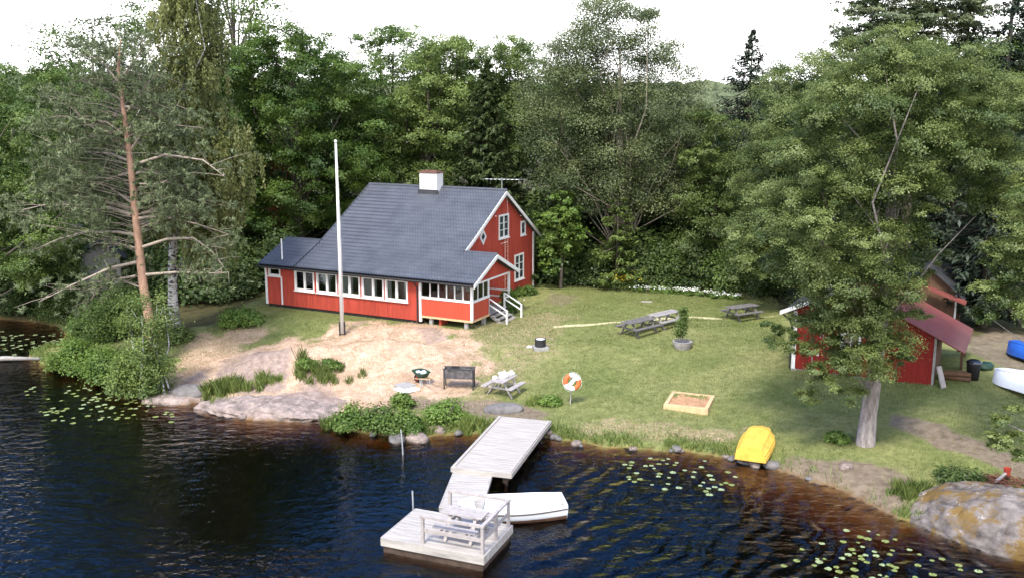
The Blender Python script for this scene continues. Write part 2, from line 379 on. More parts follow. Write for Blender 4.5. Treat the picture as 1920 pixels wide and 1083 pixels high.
def m_wood(P):
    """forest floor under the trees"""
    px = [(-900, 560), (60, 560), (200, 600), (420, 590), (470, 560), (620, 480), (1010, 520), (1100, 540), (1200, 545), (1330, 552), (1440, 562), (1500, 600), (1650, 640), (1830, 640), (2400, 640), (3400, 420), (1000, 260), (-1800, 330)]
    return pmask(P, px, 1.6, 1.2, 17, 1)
def axis(lo, hi, st, far):
    a = list(np.arange(lo, hi + 1e-6, st)); s = st
    up = [a[-1]]; 
    while up[-1] < far: s *= 1.22; up.append(up[-1] + s)
    dn = [a[0]]; s = st
    while dn[-1] > -far: s *= 1.22; dn.append(dn[-1] - s)
    return np.array(dn[1:][::-1] + a + up[1:])
ax = axis(-30, 30, .2, 900); ay = axis(24, 64, .2, 900)
gx, gy = np.meshgrid(ax, ay, indexing='ij'); GP = np.stack([gx.ravel(), gy.ravel()], 1)
gh = height(GP)
gr = GP - np.array([0, 0])
mk = {'dry': m_dry(GP), 'soil': m_soil(GP), 'rock': m_rock(GP), 'line': m_line(GP), 'wood': m_wood(GP)}
gh = gh + mk['rock'] * (fbm(GP[:, 0] * 1.6, GP[:, 1] * 1.6, 60, 4) - .42) * .35 * (gh > .02) + mk['dry'] * (fbm(GP[:, 0] * 2.2, GP[:, 1] * 2.2, 61, 3) - .5) * .12 * (gh > .3)
nx_, ny_ = len(ax), len(ay)
me = bpy.data.meshes.new('ground')
idx = np.arange(nx_ * ny_).reshape(nx_, ny_)
q = np.stack([idx[:-1, :-1], idx[1:, :-1], idx[1:, 1:], idx[:-1, 1:]], -1).reshape(-1, 4)
def mesh_from(me, V, Q):
    n = Q.shape[1]
    me.vertices.add(len(V)); me.vertices.foreach_set('co', np.ascontiguousarray(V, dtype=np.float32).ravel())
    me.loops.add(Q.size); me.loops.foreach_set('vertex_index', np.ascontiguousarray(Q, dtype=np.int32).ravel())
    me.polygons.add(len(Q)); me.polygons.foreach_set('loop_start', np.arange(0, Q.size, n, dtype=np.int32))
    try: me.polygons.foreach_set('loop_total', np.full(len(Q), n, dtype=np.int32))
    except Exception: pass
    me.update(calc_edges=True)
def fattr(me, name, a):
    at = me.attributes.new(name, 'FLOAT', 'POINT'); at.data.foreach_set('value', np.ascontiguousarray(a, dtype=np.float32))
mesh_from(me, np.stack([GP[:, 0], GP[:, 1], gh], 1), q)
me.polygons.foreach_set('use_smooth', [True] * len(me.polygons))
for k, a in mk.items(): fattr(me, k, a)
fattr(me, 'wet', 1 - sstep(gh, -.02, .10))
ground = bpy.data.objects.new('ground', me); COL.objects.link(ground); tag(ground, 'mown lawn, dry knoll and forest floor above the lake shore', 'ground', kind='structure')
m, nt = new_mat('ground_surface'); N, L = nt.nodes.new, nt.links.new
o = N("ShaderNodeOutputMaterial"); b = N("ShaderNodeBsdfPrincipled"); L(b.outputs[0], o.inputs[0]); b.inputs['Roughness'].default_value = .95; b.inputs['Specular IOR Level'].default_value = .12
tcn = N("ShaderNodeTexCoord")
def tnoise(scale, det=5, rough=.6, stretch=None):
    n = N("ShaderNodeTexNoise"); n.inputs['Scale'].default_value = scale; n.inputs['Detail'].default_value = det; n.inputs['Roughness'].default_value = rough
    if stretch:
        mp_ = N("ShaderNodeMapping"); mp_.inputs['Scale'].default_value = stretch; L(tcn.outputs['Object'], mp_.inputs[0]); L(mp_.outputs[0], n.inputs['Vector'])
    else: L(tcn.outputs['Object'], n.inputs['Vector'])
    return n.outputs['Fac']
def ramp(fac, c0, c1, p0=.3, p1=.7):
    r = N("ShaderNodeValToRGB"); r.color_ramp.elements[0].position = p0; r.color_ramp.elements[1].position = p1
    r.color_ramp.elements[0].color = (*c0, 1); r.color_ramp.elements[1].color = (*c1, 1); L(fac, r.inputs[0]); return r.outputs[0]
def mixc(f, a, bb):
    x = N("ShaderNodeMix"); x.data_type = 'RGBA'; L(f, x.inputs['Factor']); L(a, x.inputs['A']); L(bb, x.inputs['B']); return x.outputs['Result']
def rough_mask(name, nscale, amp=.5):
    a = N("ShaderNodeAttribute"); a.attribute_name = name
    n = tnoise(nscale, 6, .7)
    x = N("ShaderNodeMath"); x.operation = 'MULTIPLY_ADD'; L(n, x.inputs[0]); x.inputs[1].default_value = amp * 2; x.inputs[2].default_value = -amp
    y = N("ShaderNodeMath"); y.operation = 'ADD'; L(a.outputs['Fac'], y.inputs[0]); L(x.outputs[0], y.inputs[1])
    z = N("ShaderNodeMapRange"); z.interpolation_type = 'SMOOTHSTEP'; z.inputs['From Min'].default_value = .25; z.inputs['From Max'].default_value = .75; L(y.outputs[0], z.inputs['Value'])
    return z.outputs[0]
g1 = ramp(tnoise(.28, 6, .65), (.120, .150, .046), (.225, .222, .094), .33, .68)
g2 = ramp(tnoise(2.6, 6, .7), (.55, .60, .52), (1.3, 1.25, 1.22), .3, .72)
x = N("ShaderNodeMix"); x.data_type = 'RGBA'; x.blend_type = 'MULTIPLY'; x.inputs['Factor'].default_value = 1; L(g1, x.inputs['A']); L(g2, x.inputs['B']); col = x.outputs['Result']
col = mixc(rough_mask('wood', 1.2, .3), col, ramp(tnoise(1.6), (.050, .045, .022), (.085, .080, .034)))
straw = ramp(tnoise(3.2, 8, .75, (1, 1.8, 1)), (.36, .225, .15), (.60, .46, .345), .32, .66)
straw = mixc(ramp(tnoise(.9, 6, .7), (0, 0, 0), (.8, .8, .8), .42, .62), straw, ramp(tnoise(5, 6, .7), (.26, .165, .11), (.42, .30, .21)))
col = mixc(rough_mask('dry', 2.0, .42), col, straw)
col = mixc(rough_mask('soil', 2.4, .35), col, ramp(tnoise(3.0, 7, .7), (.10, .075, .052), (.24, .19, .135)))
col = mixc(rough_mask('rock', 2.8, .35), col, ramp(tnoise(3.6, 8, .75), (.13, .09, .075), (.36, .28, .24), .3, .7))
col = mixc(rough_mask('line', 6, .35), col, ramp(tnoise(5), (.38, .34, .19), (.50, .46, .28)))
wet = N("ShaderNodeAttribute"); wet.attribute_name = 'wet'
col = mixc(wet.outputs['Fac'], col, ramp(tnoise(1.4, 6, .7), (.075, .040, .016), (.20, .115, .045), .3, .7))
L(col, b.inputs['Base Color'])
bp = N("ShaderNodeBump"); bp.inputs['Strength'].default_value = .8; bp.inputs['Distance'].default_value = .08
L(tnoise(7, 6, .7), bp.inputs['Height']); L(bp.outputs[0], b.inputs['Normal'])
me.materials.append(m)

# ------------------------------------------------------------------ the lake: peat-brown water over a real bed
wb = MB()
wx = [-900, -120, -40, 0, 40, 120, 900]; wy = [-900, -60, 10, 40, 70, 130]
wb.grid(lambda u, v: (wx[round(u * 6)], wy[round(v * 5)], 0.0), 6, 5)
m, nt = new_mat('lake_water'); N, L = nt.nodes.new, nt.links.new
o = N("ShaderNodeOutputMaterial"); tr = N("ShaderNodeBsdfTransparent"); gl = N("ShaderNodeBsdfGlossy"); gl.inputs['Roughness'].default_value = .02
fr = N("ShaderNodeFresnel"); fr.inputs[0].default_value = 1.42
ms = N("ShaderNodeMixShader"); L(fr.outputs[0], ms.inputs[0]); L(tr.outputs[0], ms.inputs[1]); L(gl.outputs[0], ms.inputs[2]); L(ms.outputs[0], o.inputs[0])
va = N("ShaderNodeVolumeAbsorption"); va.inputs['Color'].default_value = (.52, .28, .08, 1); va.inputs['Density'].default_value = 2.8; L(va.outputs[0], o.inputs['Volume'])
tcn = N("ShaderNodeTexCoord"); geo = N("ShaderNodeNewGeometry")
def wv(scale, stretch, rot, det=3, rough=.55):
    mp_ = N("ShaderNodeMapping"); mp_.inputs['Scale'].default_value = stretch; mp_.inputs['Rotation'].default_value = (0, 0, R(rot))
    n = N("ShaderNodeTexNoise"); n.inputs['Scale'].default_value = scale; n.inputs['Detail'].default_value = det; n.inputs['Roughness'].default_value = rough
    L(geo.outputs['Position'], mp_.inputs[0]); L(mp_.outputs[0], n.inputs['Vector']); return n.outputs['Fac']
def math_(op, a, bb):
    x = N("ShaderNodeMath"); x.operation = op
    for i, q in enumerate((a, bb)):
        if isinstance(q, (int, float)): x.inputs[i].default_value = q
        else: L(q, x.inputs[i])
    return x.outputs[0]
rip = wv(1.15, (1.0, 1.9, 1), 24, 3, .55)             # wind ripples
fine = wv(3.0, (1.0, 2.0, 1), -14, 3, .6)
# ring wake spreading from beside the moored boat
mpw = N("ShaderNodeMapping"); mpw.inputs['Location'].default_value = (9.0, -38.5, 0); L(geo.outputs['Position'], mpw.inputs[0])
dn = wv(.35, (1, 1, 1), 0, 2); dv = N("ShaderNodeVectorMath"); dv.operation = 'LENGTH'; L(mpw.outputs[0], dv.inputs[0])
ph = math_('ADD', math_('MULTIPLY', dv.outputs['Value'], 7.5), math_('MULTIPLY', dn, 17.0)); wake = math_('SINE', ph, 0)
sp = N("ShaderNodeSeparateXYZ"); L(geo.outputs['Position'], sp.inputs[0])
mrx = N("ShaderNodeMapRange"); mrx.interpolation_type = 'SMOOTHSTEP'; mrx.inputs['From Min'].default_value = -1.0; mrx.inputs['From Max'].default_value = 2.0; L(sp.outputs['X'], mrx.inputs['Value'])
wk = math_('MULTIPLY', math_('MULTIPLY', wake, mrx.outputs[0]), math_('ADD', math_('MULTIPLY', wv(.25, (1, 1, 1), 0, 2), .25), -.05))
# calm lee close to the bank on one side: ripple strength varies over the lake
calm = N("ShaderNodeMapRange"); calm.interpolation_type = 'SMOOTHSTEP'; calm.inputs['From Min'].default_value = 2.6; calm.inputs['From Max'].default_value = 4.6
mpc = N("ShaderNodeMapping"); mpc.inputs['Location'].default_value = (7.8, -33.0, 0); mpc.inputs['Rotation'].default_value = (0, 0, 0); mpc.vector_type = 'POINT'
L(geo.outputs['Position'], mpc.inputs[0]); mps = N("ShaderNodeVectorMath"); mps.operation = 'MULTIPLY'; mps.inputs[1].default_value = (.62, .72, 0); L(mpc.outputs[0], mps.inputs[0])
lc = N("ShaderNodeVectorMath"); lc.operation = 'LENGTH'; L(mps.outputs[0], lc.inputs[0]); L(lc.outputs['Value'], calm.inputs['Value'])
ca2 = math_('ADD', math_('MULTIPLY', calm.outputs[0], .66), .34)
hgt = math_('ADD', math_('MULTIPLY', math_('ADD', math_('MULTIPLY', rip, .31), math_('MULTIPLY', fine, .07)), ca2), wk)
bp = N("ShaderNodeBump"); bp.inputs['Strength'].default_value = 1.0; bp.inputs['Distance'].default_value = .42
L(hgt, bp.inputs['Height'])
for n_ in (gl, fr): L(bp.outputs[0], n_.inputs['Normal'])
water = wb.build('water', m); tag(water, 'dark brown lake water with wind ripples', 'lake water', kind='structure')

# ------------------------------------------------------------------ far wooded ridge beyond the gap in the trees
def hill_fn(u, v):
    a = (u - .5) * R(110); r = 380 + 260 * v
    x, y = r * math.sin(a), r * math.cos(a)
    base = 19 * math.sin(min(1, v * 1.6) * math.pi / 2) + 5 * (float(fbm(x * .006, y * .006, 70, 3)) - .5) * 2
    lump = (float(vnoise(x * .16, y * .16, 71)) + .6 * float(vnoise(x * .33, y * .33, 72))) * 5.5
    return (x, y, base + lump - 2 if v > .02 else 0)
hb_ = MB(); hb_.grid(hill_fn, 620, 40)
hm = mat('far_forest', (.095, .112, .060), .95, .55, .22, (1, 1, 1), .0, spec=.0)
hills = hb_.build('hills', hm); tag(hills, 'distant wooded ridge beyond the gap in the trees', 'hill', kind='structure')
# ------------------------------------------------------------------ the red house
house = thing('red_house', 'long red timber house with slate blue tiled roof and white trim', 'house', (HX, HY, HZ), HROT)
def wall_holes(mb, x0, x1, z0, z1, holes, y0, y1, axis='x'):
    xs = sorted({x0, x1, *[h[0] for h in holes], *[h[2] for h in holes]}); 
    for a, b_ in zip(xs[:-1], xs[1:]):
        cuts = sorted([(h[1], h[3]) for h in holes if h[0] < (a + b_) / 2 < h[2]]); z = z0
        for c0, c1 in cuts + [(z1, z1)]:
            if c0 - z > 1e-4:
                if axis == 'x': mb.b2((a, y0, z), (b_, y1, c0))
                else: mb.b2((y0, a, z), (y1, b_, c0))
            z = c1
WINS = [(-12.02, 1.2, -10.74, 2.28), (-10.40, 1.2, -9.08, 2.28), (-8.80, 1.2, -7.46, 2.28), (-7.16, 1.2, -5.82, 2.28), (-5.55, 1.2, -4.22, 2.28)]
SW = (-14.0, 1.92, -13.25, 2.30)
mb = MB(); wall_holes(mb, -14.3, -3.28, .12, 2.5, WINS + [SW], 0, .14)
mb.b2((-14.3, .14, .12), (-14.16, 4.9, 2.45)); mb.prism([(.14, 2.45), (4.9, 2.45), (2.42, 3.52)], -14.3, -14.16, 'x')
mb.b2((-14.16, 4.76, .12), (-11.7, 4.9, 2.45))
mb.build('wall', 'red', house)
# gable wall of the main block, roof-shaped
prof = [(-.38, 2.51), (2.07, 3.60), (3.5, 4.36), (7.8, 6.80), (12.78, 3.58)]
def roof_z(y, p=prof):
    for (a, za), (b_, zb) in zip(p[:-1], p[1:]):
        if y <= b_: return za + (zb - za) * (y - a) / (b_ - a)
    return p[-1][1]
gab = [(0.14, -.15), (12.3, -.15), (12.3, roof_z(12.3) - .12), (7.8, 6.66), (3.5, 4.22), (2.07, 3.46), (.14, 2.52)]
MB().prism(gab, -2.2, -2.06, 'x').build('gable_wall', 'red', house)
MB().prism([(.3, -.15)] + gab[1:-1] + [(.3, 2.52)], -11.7, -11.56, 'x').build('gable_wall', 'red', house)
MB().b2((-11.56, 12.16, -.15), (-2.2, 12.3, 3.7)).build('back_wall', 'red', house)
mb = MB(); mb.b2((-14.2, .05, -.25), (-3.28, .3, .12)); mb.build('foundation', 'dark', house)
mb = MB(); mb.b2((-13.9, 1.6, .1), (-3.3, 1.66, 2.45)); mb.b2((-13.9, .2, .06), (-3.3, 1.6, .1)); mb.build('interior', 'int', house)
# roof sheets with tile relief
def roof_sheet(mb, x0, x1, p, pitch=.19, row=.36, down=True):
    L_ = [0]
    for (a, za), (b_, zb) in zip(p[:-1], p[1:]): L_.append(L_[-1] + math.hypot(b_ - a, zb - za))
    T_ = L_[-1]; nv = int(T_ / row * 4); nu = max(4, int((x1 - x0) / pitch * 6))
    ux = np.linspace(x0, x1, nu + 1); sv = np.linspace(0, T_, nv + 1)
    ys = np.interp(sv, L_, [q[0] for q in p]); zs = np.interp(sv, L_, [q[1] for q in p])
    dy = np.gradient(ys, sv); dz = np.gradient(zs, sv)
    st = (sv / row) % 1.0; saw = (1 - st) * .075
    wav = .05 * np.abs(np.sin(np.pi * (ux - x0) / pitch)) 
    base = len(mb.v)
    for i in range(nu + 1):
        for j in range(nv + 1):
            o_ = saw[j] + wav[i] + .01
            mb.v.append((ux[i], ys[j] - dz[j] * o_, zs[j] + dy[j] * o_))
    W = nv + 1
    for i in range(nu):
        for j in range(nv): mb.f.append((base + i * W + j, base + (i + 1) * W + j, base + (i + 1) * W + j + 1, base + i * W + j + 1)); mb.mi.append(0)
front = prof[:4]; back = [(12.78, 3.58), (7.8, 6.80)]
mb = MB()
roof_sheet(mb, -11.85, -1.78, front)
RIDGE = (2.42, 3.77)
low = [(-.38, 2.51), (2.07, 3.60), RIDGE]
roof_sheet(mb, -14.6, -11.85, low); roof_sheet(mb, -1.78, .32, low)
mb.build('roof', 'roof', house, smooth=True)
mb = MB(); roof_sheet(mb, -11.85, -1.78, [(12.78, 3.58), (7.8, 6.80)])
roof_sheet(mb, -2.05, .32, [(5.25, 2.47), RIDGE]); roof_sheet(mb, -14.6, -11.7, [(5.3, 2.47), RIDGE])
mb.build('roof', 'roof', house, smooth=True)
for x0, x1, y, z, r_ in ((-11.9, -1.74, 7.8, 6.88, .09), (-1.7, .34, 2.42, 3.83, .07), (-14.62, -11.86, 2.42, 3.83, .07)): MB().tube([(x0, y, z), (x1, y, z)], r_, 8).build('ridge_cap', 'roof', house)
mb = MB()
mb.beam((-11.88, 3.5, 4.40), (-11.88, 7.8, 6.86), .09, .09); mb.beam((-11.88, 2.2, 3.70), (-11.88, 3.5, 4.40), .09, .09)
mb.build('verge_trim', 'roof', house)
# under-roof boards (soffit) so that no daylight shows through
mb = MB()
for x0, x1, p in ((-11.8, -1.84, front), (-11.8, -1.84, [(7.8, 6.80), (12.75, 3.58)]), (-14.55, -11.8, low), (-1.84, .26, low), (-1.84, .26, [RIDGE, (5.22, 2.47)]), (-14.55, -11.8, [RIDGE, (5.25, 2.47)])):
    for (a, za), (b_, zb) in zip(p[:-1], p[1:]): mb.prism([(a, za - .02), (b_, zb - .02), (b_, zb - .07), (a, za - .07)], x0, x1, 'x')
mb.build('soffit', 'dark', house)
# bargeboards, fascia, corner boards
def barge(p, x, w=.2):
    mb = MB()
    for (a, za), (b_, zb) in zip(p[:-1], p[1:]): mb.prism([(a, za + .03), (b_, zb + .03), (b_, zb - w), (a, za - w)], x, x + .045, 'x')
    return mb
barge([(2.5, 3.84), (3.5, 4.36), (7.8, 6.80)], -1.78).build('bargeboard', 'white', house); barge([(7.8, 6.80), (12.8, 3.56)], -1.78).build('bargeboard', 'white', house)
barge([(-.40, 2.50), (2.42, 3.77)], .32, .19).build('bargeboard', 'white', house); barge([(2.42, 3.77), (5.27, 2.46)], .32, .19).build('bargeboard', 'white', house)
MB().b2((-14.6, -.40, 2.38), (.3, -.36, 2.50)).build('fascia', 'dark', house)
mb = MB(); mb.tube([(-14.6, -.45, 2.46), (.25, -.45, 2.46)], .045, 8); mb.build('gutter', 'black', house)
for x, y, z0_, z1_ in ((-14.27, -.02, .1, 2.42), (-3.30, -.03, .1, 2.45), (-2.05, 12.24, -.15, 3.75)):
    MB().b2((x - .07, y - .03, z0_), (x + .07, y + .09, z1_)).build('corner_board', 'white', house)
MB().b2((-13.16, -.025, .14), (-13.06, -.001, 1.86)).build('trim_board', 'white', house)
mb = MB(); mb.tube([(-3.48, -.42, 2.44), (-3.48, -.2, 2.15), (-3.48, -.06, 2.05), (-3.48, -.06, .15), (-3.48, -.2, .05)], .04, 8); mb.build('downpipe', 'black', house)
mb = MB(); mb.tube([(-13.17, .22, 2.7), (-13.17, .22, 4.12)], .045, 10); mb.build('flue_pipe', 'white', house)
# windows
def window_x(x0, z0_, x1, z1_, y, n=2, cur=True, trim=.09):
    """in a wall whose outside is -y"""
    f = MB(); t = trim
    f.b2((x0 - t, y - .045, z1_), (x1 + t, y + .01, z1_ + t)); f.b2((x0 - t, y - .045, z0_ - t), (x1 + t, y + .01, z0_))
    f.b2((x0 - t, y - .04, z0_), (x0, y + .01, z1_)); f.b2((x1, y - .04, z0_), (x1 + t, y + .01, z1_))
    for k in range(1, n):
        xm = x0 + (x1 - x0) * k / n; f.b2((xm - .05, y - .03, z0_), (xm + .05, y + .03, z1_))
    for k in range(n):
        a = x0 + (x1 - x0) * k / n + (.05 if k else .0); b_ = x0 + (x1 - x0) * (k + 1) / n - (.05 if k < n - 1 else 0)
        f.b2((a, y + .012, z0_), (a + .035, y + .05, z1_)); f.b2((b_ - .035, y + .012, z0_), (b_, y + .05, z1_))
        f.b2((a + .035, y + .012, z0_), (b_ - .035, y + .05, z0_ + .04)); f.b2((a + .035, y + .012, z1_ - .04), (b_ - .035, y + .05, z1_))
    w = f.build('window', 'white', house)
    MB().b2((x0, y + .06, z0_), (x1, y + .066, z1_)).build('pane', 'glass', w)
    MB().b2((x0 - .13, y - .10, z0_ - t - .05), (x1 + .13, y - .001, z0_ - t - .002)).build('sill', 'white', w)
    if cur:
        W_ = x1 - x0
        for a, b_ in cur:
            c = MB(); c.grid(lambda u, v: (x0 + W_ * (a + (b_ - a) * u), y + .10 + .012 * math.sin(u * 26), z0_ - .05 + (z1_ - z0_ + .1) * v), 24, 1)
            c.build('curtain', 'curtain', w)
    return w
for i, w in enumerate(WINS): window_x(w[0], w[1], w[2], w[3], 0, 2, [(.02, .36 + .05 * (i % 3)), (.52, .64)] if i != 4 else [(.02, .2), (.86, .98)])
window_x(*SW, 0, 1, None, .08)
def window_y(y0, z0_, y1, z1_, x, n=2, trim=.11, bars=2):
    """on the gable: frame proud of the wall, dark glass just behind"""
    f = MB(); t = trim; fx0, fx1 = x + .002, x + .05
    f.b2((fx0, y0 - t, z1_), (fx1, y1 + t, z1_ + t)); f.b2((fx0, y0 - t, z0_ - t), (fx1, y1 + t, z0_))
    f.b2((fx0, y0 - t, z0_), (fx1, y0, z1_)); f.b2((fx0, y1, z0_), (fx1, y1 + t, z1_))
    for k in range(1, n):
        ym = y0 + (y1 - y0) * k / n; f.b2((fx0, ym - .06, z0_), (fx1 - .01, ym + .06, z1_))
    for k in range(n):
        a = y0 + (y1 - y0) * k / n; b_ = y0 + (y1 - y0) * (k + 1) / n
        for q in range(1, bars + 1):
            zz = z0_ + (z1_ - z0_) * q / (bars + 1); f.b2((fx0 + .012, a + .06, zz - .018), (fx1 - .018, b_ - .06, zz + .018))
    w = f.build('window', 'white', house)
    MB().b2((x + .003, y0, z0_), (x + .012, y1, z1_)).build('pane', 'winglass', w)
    MB().b2((x + .003, y0 - t - .04, z0_ - t - .05), (x + .11, y1 + t + .04, z0_ - t - .002)).build('sill', 'white', w)
M['winglass'] = mat('dark_window_glass', (.045, .05, .055), .06, .5, 2.2, spec=.8)
window_y(7.36, 3.98, 8.52, 5.25, -2.06); window_y(10.5, 3.82, 10.98, 4.52, -2.06, 1, .12, 0); window_y(9.6, .98, 10.72, 2.45, -2.06)
# diamond window
f = MB()
cy, cz, r_ = 5.16, 4.28, .42
for k in range(4):
    a0, a1 = k * math.pi / 2, (k + 1) * math.pi / 2
    f.beam((-2.03, cy + r_ * math.cos(a0), cz + r_ * 1.15 * math.sin(a0)), (-2.03, cy + r_ * math.cos(a1), cz + r_ * 1.15 * math.sin(a1)), .05, .17, up=(1, 0, 0)) if False else \
    f.prism([(cy + r_ * math.cos(a0), cz + r_ * 1.15 * math.sin(a0)), (cy + r_ * math.cos(a1), cz + r_ * 1.15 * math.sin(a1)), (cy + r_ * .6 * math.cos(a1), cz + r_ * .69 * math.sin(a1)), (cy + r_ * .6 * math.cos(a0), cz + r_ * .69 * math.sin(a0))], -2.058, -2.01, 'x')
dw = f.build('diamond_window', 'white', house)
MB().prism([(cy + r_ * .6 * math.cos(k * math.pi / 2), cz + r_ * .69 * math.sin(k * math.pi / 2)) for k in range(4)], -2.057, -2.04, 'x').build('pane', 'winglass', dw)
for y, z in ((6.75, 5.35), (10.3, 5.0)): MB().lathe([(.0, .05), (.05, .05), (.07, 0), (0, 0)], 10, (-2.0, y, z)).build('wall_lamp', 'white', house)
# ladder on the gable
f = MB()
for y in (7.9, 8.28): f.beam((-1.93, y, .2), (-1.93, y, 3.8), .05, .05)
for k in range(12): f.beam((-1.93, 7.9, .4 + k * .29), (-1.93, 8.28, .4 + k * .29), .03, .03)
for z in (1.2, 3.4):
    for y in (7.9, 8.28): f.beam((-2.06, y, z), (-1.93, y, z), .03, .03)
f.build('ladder', 'ladder', house)
for P_ in ([(-2.06, 7.55, 3.55), (-1.55, 7.4, 3.72)], [(-2.06, 5.4, 3.3), (-1.6, 5.0, 3.38)]): MB().tube(P_, .018, 6).build('flag_holder', 'white', house)
MB().tube([(-1.75, 7.8, 6.7), (-1.95, 8.45, 3.8)], .008, 5).build('aerial_cable', 'white', house)
# chimney
ch = MB(); ch.b2((-7.62, 7.15, 6.15), (-6.36, 7.95, 7.78)); chim = ch.build('chimney', 'white', house)
ch = MB(); ch.b2((-7.66, 7.11, 7.783), (-6.32, 7.99, 7.87)); ch.b2((-7.5, 7.25, 7.87), (-6.48, 7.85, 7.93)); ch.build('cap', 'terracotta', chim)
ch = MB(); ch.prism([(7.0, 6.27), (7.146, 6.35), (7.146, 6.75), (7.1, 6.75)], -7.72, -6.26, 'x'); ch.build('flashing', 'roofdark', chim)
# aerial
f = MB(); f.tube([(-2.1, 7.8, 6.8), (-2.1, 7.8, 7.62)], .022, 8); f.tube([(-3.1, 7.55, 7.52), (-1.0, 8.05, 7.52)], .014, 6)
for k in range(9):
    t_ = k / 8; x, y = -3.1 + 2.1 * t_, 7.55 + .5 * t_; l = .34 if k < 7 else .5; f.tube([(x - .2 * l, y - l, 7.53), (x + .2 * l, y + l, 7.53)], .010, 5)
f.build('aerial', 'metal', house)
# ---- glazed porch
mb = MB(); mb.b2((-3.22, 0, .45), (-.07, .1, 1.42)); mb.b2((-.1, .1, .45), (0, 2.0, 1.42)); mb.build('porch_panel', 'redp', house)
mb = MB(); mb.prism([(.12, 2.46), (4.8, 2.46), (2.42, 3.56)], -.10, -.02, 'x'); mb.build('porch_gable', 'red', house)
mb = MB(); mb.b2((-3.2, .1, .36), (-.02, 4.7, .449)); mb.build('porch_floor', 'deckd', house)
mb = MB(); mb.b2((-3.25, -.03, .34), (.03, 0.0, .449)); mb.b2((0, 0.0, .34), (.03, 2.05, .449)); mb.build('skirting_board', 'plank', house)
mb = MB(); mb.b2((-3.22, -.03, 1.42), (-.1, .12, 1.55)); mb.b2((-.10, .12, 1.42), (.03, 2.05, 1.55)); mb.build('porch_sill', 'white', house)
mb = MB(); mb.b2((-3.22, .0, 2.36), (-.1, .1, 2.46)); mb.b2((-.1, .1, 2.36), (.0, 4.7, 2.46)); mb.build('porch_head', 'white', house)
mb = MB(); mb.b2((-.1, -.035, .45), (.035, .1, 2.46)); mb.build('corner_board', 'white', house)
def mx_(px): return px
for x in (-2.68, -2.14, -1.62, -1.10, -.58): MB().b2((x - .035, .01, 1.55), (x + .035, .085, 2.36)).build('mullion', 'white', house)
for y, z0_ in ((.72, 1.55), (1.36, 1.55)): MB().b2((-.085, y - .03, z0_), (-.01, y + .03, 2.36)).build('mullion', 'white', house)
for y in (1.98, 3.0, 4.62): MB().b2((-.1, y - .07, .45), (.0, y + .07, 2.36)).build('porch_post', 'white', house) if y != 3.0 else None
MB().b2((-3.18, .04, 1.55), (-.1, .048, 2.36)).build('porch_pane', 'glass', house); MB().b2((-.055, .13, 1.55), (-.047, 1.92, 2.36)).build('porch_pane', 'glass', house)
mb = MB(); mb.b2((-3.2, 2.3, .45), (-2.2, 2.36, 2.46)); mb.build('porch_inner_wall', 'int', house)
mb = MB(); mb.b2((-.06, 4.0, .95), (0.0, 4.55, 1.03)); mb.b2((-1.9, 4.58, 1.3), (-.1, 4.64, 1.38)); mb.b2((-1.9, 4.58, .9), (-.1, 4.64, .98)); mb.build('porch_rail', 'white', house)
# inner gable window and door seen through the porch
window_y(3.1, 1.5, 3.7, 2.2, -2.06, 2, .08, 1)
d = MB().b2((-2.055, 1.55, .46), (-2.0, 2.45, 2.3)).build('door', 'white', house); MB().b2((-1.998, 1.7, 1.45), (-1.99, 2.3, 2.15)).build('door_glass', 'winglass', d)
for lo, hi in (((-2.8, .08, -.4), (-2.6, .26, .36)), ((-.55, .08, -.4), (-.35, .26, .36)), ((-.3, 1.6, -.4), (-.1, 1.8, .36))): MB().b2(lo, hi).build('pier', 'conc', house)
MB().b2((-3.2, .9, -.4), (-2.02, 4.6, .34)).build('underfloor_shade', 'dark', house)  # near-black box in the open gap, its colour standing for shade under the porch
# porch table just inside the glass
mb = MB(); mb.b2((-1.3, .5, 1.12), (-.5, 1.1, 1.16)); mb.b2((-.94, .76, .45), (-.86, .84, 1.12)); mb.build('porch_table', 'plank', house)
# steps
st = MB()
for k, (x, z) in enumerate(((.14, .30), (.42, .13), (.70, -.04), (.98, -.2))): st.b2((x - .14, 2.12, z - .05), (x + .16, 3.9, z))
for y in (2.2, 3.82): st.beam((0.02, y, .28), (1.1, y, -.36), .06, .16)
st.build('steps', 'deckd', house)
for y in (2.06, 3.96):
    r_ = MB()
    r_.b2((1.05, y - .045, -.5), (1.14, y + .045, .72)); r_.beam((0.0, y, 1.30), (1.12, y, .70), .09, .045); r_.beam((0.0, y, .95), (1.12, y, .38), .11, .04)
    if y > 3: r_.b2((-.05, y - .045, .4), (.04, y + .045, 1.3))
    r_.build('stair_rail', 'white', house)
# ------------------------------------------------------------------ flagpole
pg = on_ground(642, 628)
t = thing('flagpole', 'tall white wooden flagpole standing on the dry knoll', 'flagpole', pg)
FH = float(at_Y(627, 264, pg[1])[2] - pg[2])
MB().tube([(0, 0, .1), (0, 0, FH * .5), (0, 0, FH - .12)], [.105, .085, .05], 12).build('pole', 'white', t, smooth=True)
MB().lathe([(0, FH - .14), (.06, FH - .12), (.085, FH - .04), (.06, FH + .03), (0, FH + .05)], 12).build('finial', 'white', t, smooth=True)
mb = MB(); mb.b2((-.17, -.06, -.3), (-.11, .06, .75)); mb.b2((.11, -.06, -.3), (.17, .06, .75)); mb.tube([(-.2, 0, .55), (.2, 0, .55)], .025, 6); mb.build('bracket', 'black', t)
mb = MB(); mb.tube([(.12, -.03, 1.2), (.11, -.03, FH * .6), (.06, -.02, FH - .2)], .006, 5); mb.build('halyard', 'white', t)

